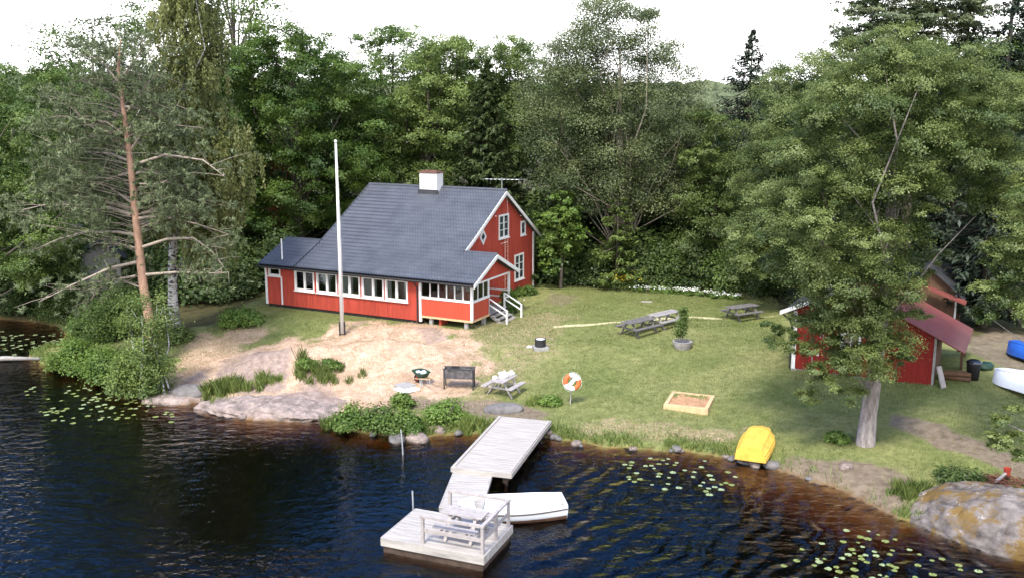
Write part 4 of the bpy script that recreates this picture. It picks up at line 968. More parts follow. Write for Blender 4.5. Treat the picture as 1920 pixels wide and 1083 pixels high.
t = hut('red_cottage', 'red cottage glimpsed through leaves behind the big maple', 512, 80, 6.5, 6, 6.0, 8.6, 'red', 'roofred', R(12), 'cottage')
for x in (-1.6, 1.4): w_ = MB().b2((x - .5, -.05, 4.2), (x + .5, -.002, 5.5)).build('window', 'white', t); MB().b2((x - .38, -.07, 4.32), (x + .38, -.051, 5.38)).build('pane', 'winglass', w_)

# ------------------------------------------------------------------ parked car, its tail showing past the house corner
g_ = on_ground(1008, 527)
t = thing('parked_car', 'black car parked behind the corner of the red house', 'car', (g_[0] - 1.62, g_[1] + 1.0, gz(g_[0] - 1.6, g_[1] + 1.0)), R(-14))
cs = [(-2.15, .62, .35, .72), (-2.05, .74, .25, .95), (-1.5, .80, .22, 1.0), (-.9, .80, .22, 1.02), (0, .82, .22, 1.0), (.9, .82, .22, .97), (1.5, .80, .22, .90), (2.0, .74, .25, .82), (2.18, .6, .35, .66)]
mb = MB(); mb.grid(lambda u, v: (lambda q, w: (q[0], (q[1] * max(-1, min(1, 2.6 * math.cos(v * math.pi)))), q[2] + (q[3] - q[2]) * min(1, 1.6 * math.sin(v * math.pi)) if 0 < v < 1 else q[2]))(cs[round(u * 8)], 0), 8, 14)
mb.build('body', 'carpaint', t, smooth=True)
cs2 = [(-1.75, .66, .98), (-1.1, .62, 1.4), (-.3, .6, 1.46), (.35, .6, 1.42), (1.05, .68, .96)]
mb = MB(); mb.grid(lambda u, v: (lambda q: (q[0], q[1] * max(-1, min(1, 2.2 * math.cos(v * math.pi))) * 1.0, .93 + (q[2] - .93) * min(1, 1.5 * math.sin(v * math.pi))))(cs2[round(u * 4)]), 4, 12); mb.build('cabin', 'winglass', t, smooth=True)
for x in (-1.35, 1.35):
    for s in (-1, 1):
        w_ = MB().tube([(x, s * .62, .31), (x, s * .83, .31)], .31, 20).build('wheel', 'rubber', t); MB().tube([(x, s * .832, .31), (x, s * .84, .31)], .19, 16).build('rim', 'metal', w_)
for s in (-1, 1): MB().box((2.1, s * .5, .68), (.16, .3, .12)).build('headlight', 'lampglass', t, bevel=.02)
MB().box((2.2, 0, .5), (.02, .5, .11)).build('number_plate', 'bag', t)

# ------------------------------------------------------------------ boulders and stones
def rock(name, label, cat, c, rad, rz, seed, m='stone', amp=.22, fr=1.6, n=28, group=None, kind=None):
    mb = MB(); rad = np.array(rad)
    def fn(u, v):
        a, b_ = u * 2 * math.pi, (v - .5) * math.pi
        d = np.array([math.cos(a) * math.cos(b_), math.sin(a) * math.cos(b_), math.sin(b_)])
        d2 = np.sign(d) * np.abs(d) ** .85
        k = 1 + amp * 2 * (float(fbm(d[0] * fr + seed * 2.3 + d[2], d[1] * fr + seed * 1.1 - d[2] * fr, seed, 5)) - .5)
        return tuple(d2 * k * rad)
    mb.grid(fn, n * 2, n); o_ = mb.build(name, m, smooth=True); o_.location = tuple(map(float, c)); o_.rotation_euler = (0, 0, rz)
    if n >= 30:
        md = o_.modifiers.new('sub', 'SUBSURF'); md.levels = 1; md.render_levels = 1
        tx = bpy.data.textures.new(name, 'CLOUDS'); tx.noise_scale = .3; tx.noise_depth = 4; md = o_.modifiers.new('d', 'DISPLACE'); md.texture = tx; md.strength = .26; md.mid_level = .5
    return tag(o_, label, cat, group)
M['boulder'] = mat('lichen_granite', (.11, .09, .08), .92, .5, 1.5, bump=.8, bscale=6, spec=.15, col2=(.19, .165, .155), thr=(.35, .62))
m = M['boulder']; nt = m.node_tree; N, L = nt.nodes.new, nt.links.new
b_ = [n for n in nt.nodes if n.type == 'BSDF_PRINCIPLED'][0]; lk = b_.inputs['Base Color'].links[0].from_socket
tcn = N("ShaderNodeTexCoord"); n1 = N("ShaderNodeTexNoise"); n1.inputs['Scale'].default_value = .9; n1.inputs['Detail'].default_value = 7; n1.inputs['Roughness'].default_value = .7; L(tcn.outputs['Object'], n1.inputs['Vector'])
r1 = N("ShaderNodeMapRange"); r1.interpolation_type = 'SMOOTHSTEP'; r1.inputs['From Min'].default_value = .46; r1.inputs['From Max'].default_value = .60; L(n1.outputs['Fac'], r1.inputs['Value'])
x = N("ShaderNodeMix"); x.data_type = 'RGBA'; x.inputs['B'].default_value = (.135, .085, .028, 1); x.inputs['A'].default_value = (0, 0, 0, 1); L(r1.outputs[0], x.inputs['Factor']); L(lk, x.inputs['A'])
n2 = N("ShaderNodeTexNoise"); n2.inputs['Scale'].default_value = 2.3; n2.inputs['Detail'].default_value = 8; n2.inputs['Roughness'].default_value = .75; L(tcn.outputs['Object'], n2.inputs['Vector'])
r2 = N("ShaderNodeMapRange"); r2.inputs['From Min'].default_value = .60; r2.inputs['From Max'].default_value = .68; L(n2.outputs['Fac'], r2.inputs['Value'])
x2 = N("ShaderNodeMix"); x2.data_type = 'RGBA'; x2.inputs['B'].default_value = (.34, .32, .31, 1); L(r2.outputs[0], x2.inputs['Factor']); L(x.outputs['Result'], x2.inputs['A']); L(x2.outputs['Result'], b_.inputs['Base Color'])
rock('boulder', 'huge lichen-stained granite boulder at the water edge', 'boulder', (16.75, 29.3, -.05), (3.35, 2.1, 1.22), R(-38), 4, 'boulder', .16, 1.3, 44)
rock('outcrop', 'broad pale granite slab sloping into the water below the knoll', 'rock', at_z(505, 768, .05), (3.4, 1.25, .42), R(-8), 9, 'stoneL', .30, 2.2, 40)
rock('outcrop', 'dark grey granite knob at the water beside the tall saplings', 'rock', at_z(356, 742, .1), (.9, .6, .55), R(15), 13, 'stone', .28, 2.0, 26)
rock('outcrop', 'low flat pinkish ledge under the tall saplings at the water', 'rock', at_z(312, 752, .0), (1.1, .5, .28), R(-5), 15, 'stoneL', .25, 2.0, 24)
rock('boulder', 'smooth grey boulder in the grass in front of the small picnic table', 'boulder', on_ground(945, 770), (.85, .42, .34), R(8), 21, 'stone', .16, 1.5, 26)
for px, py, r_, sd_, lab in ((745, 822, .5, 5, 'grey stone in the water beneath the thin leaning stake'), (781, 822, .5, 7, 'rounded pinkish stone at the water between the stake and the bush'), (818, 808, .5, 8, 'flat pale stone at the water below the round green bush'), (822, 795, .5, 18, 'grey stone tucked under the round green bush')):
    rock('shore_stone', lab, 'stone', at_z(px, py, .0), (r_ * 1.15, r_ * .7, r_ * .62), R(sd_ * 20), sd_, 'stoneL' if sd_ in (7, 8) else 'stone', .2, 1.7, 18, 'larger stones along the shore')
base = None
stones = [(1040, 820, .22), (1030, 812, .2), (1047, 823, .16), (1081, 833, .26), (1268, 843, .24), (1277, 846, .14), (1258, 846, .12), (1362, 858, .17), (1372, 861, .2), (1390, 867, .16), (1402, 869, .18), (1415, 873, .27), (1449, 875, .34), (1437, 872, .2), (1516, 899, .14), (1586, 877, .3), (1089, 836, .12), (1187, 842, .17), (700, 815, .2), (640, 803, .22), (860, 813, .2), (455, 783, .24), (420, 777, .2)]
sbase = [rock('small_stone', 'small grey stone at the water line', 'stone', (0, 0, 0), (1, .75, .6), 0, 60 + k, ('stone', 'stoneL')[k % 2], .22, 1.7, 12, 'small stones along the water line') for k in range(4)]
for i, (px, py, r_) in enumerate(stones):
    p_ = on_ground(px, py); src = sbase[i % 4]
    o_ = src if i < 4 else src.copy()
    if i >= 4: COL.objects.link(o_)
    o_.location = (p_[0], p_[1], p_[2] + r_ * .12); o_.scale = (r_,) * 3; o_.rotation_euler = (0, 0, i * 1.3)
    if px == 1449: o_['label'] = 'largest grey stone at the right corner of the yellow dinghy'
    if px == 1586: o_['label'] = 'pale stone in the bare soil below the big tree'
# log by the far inlet
p0, p1 = at_z(-60, 675, .12), at_z(78, 672, .12)
mb = MB(); mb.tube([p0, (p0 + p1) / 2 + np.array([0, .1, .04]), p1], [.12, .14, .08], 10); tag(mb.build('driftwood_log', 'deckd', smooth=True), 'pale bleached log lying in the water of the reedy inlet', 'log')
# brush pile behind the boulder
g_ = on_ground(1872, 908)
mb = MB()
for k in range(160):
    a = random.uniform(0, 6.28); x, y = random.gauss(0, .75), random.gauss(0, .4); l = random.uniform(.25, .8); e = random.uniform(-.3, .35)
    h = .28 * math.exp(-x * x - y * y * 2) * random.random() + .03; mb.tube([(x - l / 2 * math.cos(a), y - l / 2 * math.sin(a), h - l / 2 * e * .5), (x + l / 2 * math.cos(a), y + l / 2 * math.sin(a), h + l / 2 * e * .5)], random.uniform(.008, .025), 4, cap=False)
o_ = mb.build('brush_pile', 'brush'); o_['kind'] = 'stuff'; o_.location = tuple(map(float, g_)); tag(o_, 'heap of dead red-brown twigs behind the huge boulder', 'brush pile')
b_ = MB().box((0, 0, .05), (.7, .1, .04)).build('plank', 'rail'); b_.location = (g_[0] + .0, g_[1] - .1, g_[2] + .25); b_.rotation_euler = (0, -.25, R(35)); tag(b_, 'raw plank lying on the heap of red-brown twigs', 'plank')
b_ = MB().lathe([(0, 0), (.1, 0), (.13, .26), (.12, .26), (.09, .02), (0, .02)], 14).build('bucket', 'redpaint'); b_.location = (g_[0] + .35, g_[1] + .15, g_[2] + .3); tag(b_, 'small red bucket on the heap of twigs behind the boulder', 'bucket')
# ------------------------------------------------------------------ foliage
def nrm(a): return a / (np.linalg.norm(a, axis=-1, keepdims=True) + 1e-9)
def leaf_obj(name, C, Nn, ln, wd, tint, m, parent, T=None):
    """rhombic leaves at C facing Nn"""
    n = len(C)
    if T is None: T = rng.normal(size=(n, 3))
    T = nrm(T - Nn * (T * Nn).sum(1, keepdims=True)); B = np.cross(Nn, T)
    ln = np.broadcast_to(np.asarray(ln, float), (n,))[:, None]; wd = np.broadcast_to(np.asarray(wd, float), (n,))[:, None]
    fold = Nn * wd * .25
    V = np.stack([C - T * ln / 2, C + B * wd / 2 + fold, C + T * ln / 2, C - B * wd / 2 + fold], 1).reshape(-1, 3)
    me = bpy.data.meshes.new(name); mesh_from(me, V, np.arange(4 * n).reshape(n, 4)); fattr(me, 'tint', np.repeat(np.clip(tint, 0, 1), 4)); me.materials.append(M[m])
    o_ = bpy.data.objects.new(name, me); COL.objects.link(o_); o_.parent = parent; return o_
def lobes_to_leaves(LB, LR, k, m_, style='broad', up=.7, flat=.6, spread=.22, cc=None):
    """clumps on each lobe, leaves in each clump"""
    nl = len(LB); out_c, out_n, out_t = [], [], []
    for c, r in zip(LB, LR):
        d = nrm(rng.normal(size=(m_, 3)) + np.array([0, 0, .45])); rad = r * rng.uniform(.55, 1.05, (m_, 1))
        cl = c + d * rad * np.array([1.15, 1.15, .58]); t0 = rng.uniform(.05, .95); tc_ = np.clip(t0 + rng.normal(size=m_) * .18, 0, 1)
        s = r * spread * rng.uniform(.6, 1.25, (m_, 1, 1))
        if style == 'weep':
            off = rng.normal(size=(m_, 1, 3)) * s * .8; z = -rng.uniform(0, 1.0, (m_, k, 1)) ** .8 * r * 1.5
            P_ = cl[:, None] + off + np.concatenate([rng.normal(size=(m_, k, 2)) * .07 + z * .05, z], 2)
            n_ = nrm(rng.normal(size=(m_, k, 3)) * np.array([1, 1, .35]) + d[:, None] * .6 + np.array([0, -.3, .45]))
        else:
            P_ = cl[:, None] + rng.normal(size=(m_, k, 3)) * s * np.array([1, 1, flat])
            n_ = nrm(d[:, None] * .8 + np.array([0, -.12, up]) + rng.normal(size=(m_, k, 3)) * .30)
        out_c.append(P_.reshape(-1, 3)); out_n.append(n_.reshape(-1, 3))
        out_t.append((tc_[:, None] + rng.normal(size=(m_, k)) * .16).ravel())
    return np.concatenate(out_c), np.concatenate(out_n), np.concatenate(out_t)
def sample_lobes(poly, Yd, n, r, thick, rr=(.75, 1.3), inset=.6, flatz=1.0):
    """lobe centres filling an outline that stands at distance Yd, with real depth"""
    poly = np.array(poly, float); W = np.array([at_Y(x, y, Yd) for x, y in poly]); P2 = W[:, [0, 2]]
    lo, hi = P2.min(0), P2.max(0); pts, rad = [], []; tries = 0
    while len(pts) < n and tries < n * 60:
        tries += 40
        Q = rng.uniform(lo, hi, (40, 2)); de = sd_poly(Q, P2)
        for q_, e in zip(Q, de):
            rr_ = r * rng.uniform(*rr)
            if e < rr_ * inset * .9: continue
            th = min(thick, .5 * r + 1.1 * math.sqrt(max(e, 0)) * math.sqrt(thick)); y = rng.uniform(-th, th)
            c = np.array([q_[0], Yd + y, q_[1]])
            if any((abs(c[0] - p[0]) * .9 + abs(c[1] - p[1]) * .8 + abs(c[2] - p[2]) * 1.1) < 1.15 * rr_ for p in pts[-400:]): continue
            pts.append(c); rad.append(rr_)
            if len(pts) >= n: break
    return np.array(pts), np.array(rad)
def limb_tubes(mb, base_fn, LB, n, r0, sides=5, low=.35, topz=None):
    """limbs rising from the trunk to lobes"""
    pick = rng.choice(len(LB), min(n, len(LB)), replace=False)
    for i in pick:
        c = LB[i]; z = max(base_fn.zmin, base_fn.z0 + (c[2] - base_fn.z0) * rng.uniform(low, low + .3)); a = base_fn(z); b_ = c; L_ = np.linalg.norm(b_ - a)
        mid = a * .5 + b_ * .5 + np.array([rng.normal() * .1 * L_, rng.normal() * .1 * L_, .06 * L_]); q1 = a * .78 + b_ * .22 + np.array([0, 0, .02 * L_])
        r_ = r0 * (.25 + .06 * L_); mb.tube([a, q1, mid, b_], [r_, r_ * .75, r_ * .5, r_ * .15], sides, cap=False)
class Trunk:
    def __init__(s, pts): s.p = np.array(pts, float); s.z0 = s.p[0, 2]; s.zmin = s.z0 + .5
    def __call__(s, z): return np.array([np.interp(z, s.p[:, 2], s.p[:, k]) for k in range(3)])
def tree(name, label, Yd, poly, base_px, trunk_px=None, n=40, r=1.2, thick=3, m_=12, k=26, leaf=(.2, .14), m='l_broad', trunk='bark', tr=.22, limbs=18, style='broad', cat='tree', group=None, up=.7, flat=.6, spread=.22, extra=None, limb_r=.12, inset=.6, skip=None, low=.35, ytrunk=None):
    bx = at_Y(base_px, 600, Yd)[0] if not hasattr(base_px, '__len__') else at_Y(base_px[0], base_px[1], Yd)[0]
    bz = max(gz(bx, Yd), 0); base = np.array([bx, Yd, bz])
    LB, LR = sample_lobes(poly, Yd, n, r, thick, inset=inset)
    if extra:
        E_ = [(at_Y(x, y, Yd + dy), q) for x, y, dy, q in extra]; LB = np.concatenate([LB, [e[0] for e in E_]]); LR = np.concatenate([LR, [e[1] for e in E_]])
    if skip:
        px = to_px(LB); keep = np.ones(len(LB), bool)
        for sx_, sy_, sr in skip: keep &= np.hypot(px[:, 0] - sx_, px[:, 1] - sy_) > sr
        LB, LR = LB[keep], LR[keep]
    root = thing(name, label, cat, base, 0, group)
    C, Nn, T = lobes_to_leaves(LB, LR, k, m_, style, up, flat, spread); 
    ok = C[:, 2] > bz + .05; C, Nn, T = C[ok], Nn[ok], T[ok]
    sc_ = rng.uniform(.65, 1.25, len(C)); leaf_obj('crown', C - base, Nn, leaf[0] * sc_, leaf[1] * sc_, T, m, root, T=(np.tile([0, 0, -1.0], (len(C), 1)) + rng.normal(size=(len(C), 3)) * .25) if style == 'weep' else None)
    if trunk_px: tp = [base - np.array([0, 0, .4])] + [at_Y(x, y, Yd) for x, y in trunk_px]
    else:
        zt = np.percentile(LB[:, 2], 88); xt = LB[:, 0].mean() * .7 + bx * .3; tp = [base - np.array([0, 0, .4]), base * .66 + np.array([xt, Yd, zt]) * .34 + np.array([rng.normal() * .15, 0, 0]), base * .33 + np.array([xt, Yd, zt]) * .67, np.array([xt, Yd, zt])]
    tp = np.array(tp); nn = len(tp); mb = MB()
    rad = [tr * 1.5 if i == 0 else tr * (1 - .85 * (i / (nn - 1)) ** 1.1) for i in range(nn)]
    if tr > .3: tp = np.insert(tp, 1, tp[0] + (tp[1] - tp[0]) * .18, 0); rad = [tr * 1.9, tr * 1.08] + [tr * (1 - .8 * ((i + 1) / nn)) for i in range(nn - 1)]
    if not trunk_px and len(tp) == 4: rad = [tr * 1.4, tr * .85, tr * .5, tr * .12]
    mb.tube([p - base for p in tp], rad, 12 if tr > .2 else 8)
    if limbs:
        TF = Trunk(np.array(tp)); l2 = MB(); limb_tubes(l2, TF, LB, limbs, limb_r, 6, low)
        mb.add([tuple(np.array(v) - base) for v in l2.v], l2.f)
    mb.build('trunk', trunk, root, smooth=True)
    return root
def spruce(name, label, loc, h, rad, m='l_spruce', wh=22, nb=9, per=46, group=None, leaf=(.36, .10), droop=.25, hang=.3, z0=.06, cat='spruce', trunk='barkd', shape=1.0):
    root = thing(name, label, cat, loc, rng.uniform(0, 6), group); C, Nn, T, D = [], [], [], []; mb = MB(); mb.tube([(0, 0, -.3), (0, 0, h * .5), (0, 0, h * .99)], [.012 * h + .05, .008 * h, .015], 8)
    for i in range(wh):
        f = (i + .5) / wh; zc = h * (z0 + (1 - z0) * f ** .95); R_ = rad * (1 - f) ** shape + .10
        for j in range(max(4, int(nb * (1 - .45 * f)))):
            z = zc + rng.uniform(-.6, .6) * h / wh; a = rng.uniform(0, 6.283); L_ = R_ * rng.uniform(.55, 1.12); u = np.array([math.cos(a), math.sin(a), 0])
            n_ = int(per * (.5 + .5 * L_ / rad)); s = rng.uniform(.12, 1, n_) ** .75
            lat = np.cross(u, [0, 0, 1.0]); side = rng.normal(size=n_) * .17 * L_ * (1.05 - s)
            zz = -droop * L_ * np.sin(s * 2.2) + .12 * L_ * s ** 3
            P_ = np.array([0, 0, z]) + u * (s * L_)[:, None] + lat * side[:, None]; P_[:, 2] += zz - np.abs(side) * .4 - rng.uniform(0, hang, n_) * (.3 + s * .4)
            C.append(P_); Nn.append(nrm(np.array([0, 0, 1.0]) + rng.normal(size=(n_, 3)) * .4 + u * .25)); D.append(u + lat * (np.sign(side) * .8)[:, None] + np.array([0, 0, -.45]) + rng.normal(size=(n_, 3)) * .2); T.append(.25 + .55 * s + rng.normal(size=n_) * .15)
            if j % 2 == 0: mb.tube([(0, 0, z), tuple(np.array([0, 0, z]) + u * L_ * .5 + np.array([0, 0, -droop * L_ * .85])), tuple(np.array([0, 0, z - droop * L_ * .8]) + u * L_ * .92)], [.012 + .012 * L_, .01 + .006 * L_, .006], 4, cap=False)
    C, Nn, T, D = map(np.concatenate, (C, Nn, T, D)); s = rng.uniform(.7, 1.3, len(C)) * (.6 + .5 * (1 - C[:, 2] / h)); leaf_obj('crown', C, Nn, leaf[0] * s, leaf[1] * s, T, m, root, T=D); mb.build('trunk', trunk, root, smooth=True); return root
def shrub(name, label, px, py, w, h, m='l_bright', n=9, m_=9, k=20, leaf=(.15, .09), group=None, depth=None, cat='shrub', up=.6, seedling=False, z=None, stems=6, spread=.42):
    """bush standing on the ground at a pixel; w, h in metres"""
    g_ = on_ground(px, py) if z is None else at_z(px, py, z); root = thing(name, label, cat, g_, rng.uniform(-.3, .3), group); d_ = depth or w * .7
    LB, LR = [], []
    for i in range(n):
        a, q_ = rng.uniform(0, 6.283), math.sqrt(rng.uniform(0, 1)); x, y = .5 * w * q_ * math.cos(a) * .8, .5 * d_ * q_ * math.sin(a) * .8
        hh = h * (1 - .55 * q_ ** 2) * rng.uniform(.65, 1.05); r = .24 * min(w, 2.0 * h) * rng.uniform(.8, 1.2)
        for zz in np.arange(r * .5, hh - r * .4, r * 1.1): LB.append((x * (1.1 - .2 * zz / h), y, zz)); LR.append(r)
        LB.append((x, y, max(hh - r * .6, r * .5))); LR.append(r)
    C, Nn, T = lobes_to_leaves(np.array(LB), np.array(LR), k, m_, 'broad', up, .75, spread); ok = C[:, 2] > .02; C, Nn, T = C[ok], Nn[ok], T[ok]
    s = rng.uniform(.65, 1.25, len(C)); leaf_obj('foliage', C, Nn, leaf[0] * s, leaf[1] * s, T, m, root)
    mb = MB()
    for i in range(stems):
        a = rng.uniform(0, 6.283); mb.tube([(.05 * math.cos(a), .05 * math.sin(a), -.1), (w * .12 * math.cos(a), d_ * .12 * math.sin(a), h * .4), (w * .3 * math.cos(a), d_ * .3 * math.sin(a), h * .75)], [.03, .02, .008], 5, cap=False)
    mb.build('stem', 'bark', root); return root
def blades(name, P, h, wd, lean, m, tint, parent=None, label=None, cat=None, kind=None):
    """upright grass blades, one triangle pair each"""
    n = len(P); a = rng.uniform(0, 6.283, n); w = np.stack([np.cos(a), np.sin(a), np.zeros(n)], 1) * np.asarray(wd)[..., None] / 2 if np.ndim(wd) else np.stack([np.cos(a), np.sin(a), np.zeros(n)], 1) * wd / 2
    b_ = rng.uniform(0, 6.283, n); l = np.stack([np.cos(b_), np.sin(b_), np.zeros(n)], 1) * (lean * h * rng.uniform(.2, 1, n))[:, None]
    up = np.zeros((n, 3)); up[:, 2] = h
    V = np.stack([P - w, P + w, P + l * .45 + up * .6 + w * .7, P + l + up], 1).reshape(-1, 3)
    me = bpy.data.meshes.new(name); mesh_from(me, V, np.arange(4 * n).reshape(n, 4)); fattr(me, 'tint', np.repeat(np.clip(tint, 0, 1), 4)); me.materials.append(M[m])
    o_ = bpy.data.objects.new(name, me); COL.objects.link(o_); 
    if parent is not None: o_.parent = parent
    return o_
def tuft(name, label, px, py, w, d_, h, n=900, m='l_reed', cat='grass clump', group=None, z=None):
    g_ = on_ground(px, py) if z is None else at_z(px, py, z); root = thing(name, label, cat, g_, 0, group)
    nc = max(4, int(n / 70)); cx = rng.normal(size=(nc, 2)) * .33 * np.array([w, d_]); i = rng.integers(0, nc, n); XY = cx[i] + rng.normal(size=(n, 2)) * .11
    zz = height(XY + g_[:2]) - g_[2]; zz = np.maximum(zz, -g_[2] - .05); P = np.stack([XY[:, 0], XY[:, 1], zz], 1); hs = h * (.5 + .6 * rng.uniform(0, 1, nc))[i] * rng.uniform(.6, 1.1, n)
    blades('blades', P, hs, .035, .55, m, .5 + rng.normal(size=n) * .22 + (rng.normal(size=nc) * .15)[i], root); return root

# ---------------------------------------------------------------- pine on the left bank
def pine():
    Yd = 48.5; bx = at_Y(281, 600, Yd)[0]; base = np.array([bx, Yd, max(gz(bx, Yd), .1)])
    root = thing('pine_tree', 'tall pine with orange trunk and sparse grey-green needles on the left bank', 'pine', base)
    tp = [base - [0, 0, .4]] + [at_Y(x, y, Yd) for x, y in ((280, 600), (268, 530), (257, 430), (247, 330), (238, 250), (229, 185), (222, 130), (226, 75))]
    mb = MB(); mb.tube([p - base for p in tp], [.30, .25, .22, .19, .165, .14, .11, .08, .03], 12); mb.build('trunk', 'pinebark', root, smooth=True)
    limbs = [((240, 209), (262, 175), (292, 140)), ((247, 279), (281, 229), (332, 198)), ((236, 255), (199, 229), (115, 218)), ((240, 277), (199, 257), (159, 257), (110, 275)), ((244, 303), (209, 288), (174, 286), (120, 300)), ((255, 325), (281, 321), (325, 340), (366, 362)), ((258, 380), (288, 369), (355, 371), (400, 385)), ((244, 325), (210, 332), (181, 349), (120, 380)), ((247, 380), (203, 349), (150, 340)),
             ((247, 404), (214, 391), (177, 385), (90, 383), (20, 398)), ((255, 441), (221, 435), (159, 435), (111, 448), (60, 470)), ((256, 465), (225, 458), (185, 456)), ((268, 463), (314, 448), (362, 446), (395, 469), (420, 500)), ((258, 491), (207, 502), (133, 535), (74, 565)), ((255, 517), (214, 524), (185, 542), (159, 576)), ((272, 515), (332, 510), (390, 512), (428, 510)), ((268, 540), (240, 530), (200, 515)), ((266, 400), (310, 395), (350, 380)), ((262, 345), (300, 345), (330, 330)), ((231, 190), (190, 165), (150, 150)), ((233, 200), (275, 205), (330, 235), (380, 240)), ((226, 150), (255, 110), (275, 80)), ((226, 160), (195, 120), (170, 105)), ((250, 310), (310, 290), (380, 300), (420, 330)), ((238, 250), (180, 245), (120, 190)), ((253, 410), (300, 405), (370, 420), (430, 440))]
    C, Nn, T, D = [], [], [], []; lm = MB()
    def needles(c, r, n, t0):
        nc = max(2, n // 16); cc = c + rng.normal(size=(nc, 3)) * r * np.array([1, 1, .5])
        i = rng.integers(0, nc, n); d = nrm(rng.normal(size=(n, 3)) + np.array([0, 0, .4])); C.append(cc[i] + d * .11); D.append(d); Nn.append(nrm(rng.normal(size=(n, 3)) + np.array([0, 0, .5]))); T.append(t0 + rng.normal(size=n) * .2)
    for k, L_ in enumerate(limbs):
        tot = sum(math.dist(a, b_) for a, b_ in zip(L_[:-1], L_[1:])); side = rng.uniform(-1, 1) * tot / 1800 * Yd * .55; acc = 0; P = []
        for i, q_ in enumerate(L_):
            if i: acc += math.dist(L_[i - 1], q_)
            P.append(at_Y(*q_, Yd + side * (acc / tot)))
        P = np.array(P); r0 = .042 + .0003 * tot; lm.tube([p - base for p in P], np.linspace(r0, .012, len(P)), 6, cap=False)
        Lm = np.linalg.norm(P[-1] - P[0])
        for q_ in np.linspace(.35, 1.0, 7):
            ii = q_ * (len(P) - 1); a = int(min(ii, len(P) - 2)); c = P[a] + (P[a + 1] - P[a]) * (ii - a)
            for w in range(2):
                e = c + rng.normal(size=3) * np.array([.7, .9, .35]) + np.array([0, 0, .1]); lm.tube([c - base, (c + e) / 2 - base + [0, 0, .05], e - base], [.018, .012, .006], 4, cap=False)
                needles(e, .28 + .25 * q_, int(26 + 60 * q_), .45)
    poly = [(150, 75), (225, 40), (275, 80), (300, 150), (330, 230), (370, 320), (390, 400), (330, 440), (230, 440), (120, 420), (20, 430), (-10, 390), (60, 330), (70, 240), (110, 150)]
    LB, LR = sample_lobes(poly, Yd, 150, .62, 2.8, inset=.3)
    TF = Trunk(np.array(tp))
    for c, r in zip(LB, LR):
        if abs(c[0] - TF(c[2])[0]) < .8 and c[1] < Yd + .3 and c[2] < 15.5: continue
        a = TF(c[2] - abs(c[0] - TF(c[2])[0]) * .25); lm.tube([a - base, (a + c) / 2 - base + [0, 0, .12], c - base], [.018, .011, .005], 4, cap=False); needles(c, r * .6, 240, .55)
    lm.build('branch', 'palebranch', root, smooth=True)
    C, Nn, T, D = map(np.concatenate, (C, Nn, T, D)); s = rng.uniform(.7, 1.3, len(C)); leaf_obj('crown', C - base, Nn, .26 * s, .045 * s, T, 'l_pine', root, T=D)
pine()

# ---------------------------------------------------------------- single trees the photo shows
tree('birch_tree', 'tall weeping birch with grey-white trunk behind the pine', 53.5, [(290, -200), (360, -220), (410, -60), (415, 130), (430, 230), (478, 250), (470, 330), (455, 410), (430, 470), (370, 470), (345, 420), (300, 440), (265, 330), (290, 230), (300, 100)], (325, 615), [(324, 560), (323, 500), (326, 430), (335, 300), (342, 150), (345, 0), (345, -200)], 215, .9, 2.6, 12, 34, (.17, .10), 'l_birch', 'birchbark', .3, 20, 'weep', 'birch', limb_r=.08, extra=[(450, 260, 0, .9), (455, 300, -.5, .9), (440, 350, .4, .9), (445, 240, .3, .7)])
tree('broadleaf_tree', 'bushy mid-green tree at the left edge behind the pine', 58, [(-140, 120), (-40, 110), (30, 108), (120, 122), (190, 170), (215, 250), (215, 340), (190, 450), (150, 540), (0, 540), (-140, 540)], -70, None, 115, 1.2, 3.2, 12, 60, (.135, .10), 'l_broad', 'bark', .28, 20)
tree('slender_tree', 'thin-leaved tree rising above the bushy left edge tree', 68, [(55, 90), (80, 45), (140, 40), (200, 15), (270, -15), (320, 10), (310, 90), (280, 160), (200, 190), (110, 170), (60, 140)], 190, None, 42, 1.0, 2.2, 9, 20, (.20, .13), 'l_broad', 'bark', .22, 22, spread=.5)
tree('slender_tree', 'airy tall tree whose top shows just behind the birch', 72, [(370, -160), (440, -190), (520, -120), (535, 10), (520, 120), (440, 160), (370, 120)], 450, None, 60, 1.1, 2.2, 9, 20, (.22, .14), 'l_broad', 'bark', .24, 18, spread=.5)
tree('maple_tree', 'very large dark green maple behind the left end of the house', 68, [(385, 170), (420, 90), (470, 50), (560, 38), (625, 55), (650, 95), (700, 110), (735, 180), (745, 300), (720, 380), (650, 430), (560, 450), (470, 440), (420, 400), (395, 300)], 570, None, 180, 1.2, 4.2, 12, 70, (.155, .115), 'l_maple', 'barkd', .42, 26, skip=[(475, 322, 20), (535, 322, 22), (470, 250, 26), (545, 265, 22)])
tree('broadleaf_tree', 'blue-green tree crown between the big maple and the chimney tree', 76, [(640, 110), (670, 55), (740, 38), (800, 48), (855, 80), (850, 250), (760, 340), (680, 340), (650, 250)], 730, None, 74, 1.25, 3, 12, 56, (.16, .115), 'l_broad', 'barkd', .3, 16)
tree('broadleaf_tree', 'full green tree whose crown rises directly above the white chimney', 71, [(725, 240), (745, 150), (790, 72), (850, 52), (890, 75), (905, 150), (900, 260), (860, 340), (790, 370), (720, 370), (705, 300)], 800, None, 100, 1.15, 3.2, 12, 62, (.15, .11), 'l_olive', 'barkd', .3, 18)
tree('broadleaf_tree', 'rounded olive tree between the chimney tree and the loose aspen', 77, [(860, 110), (895, 70), (955, 58), (1020, 85), (1050, 200), (1010, 330), (930, 350), (880, 300)], 960, None, 68, 1.2, 3, 12, 56, (.16, .115), 'l_olive', 'barkd', .28, 14)
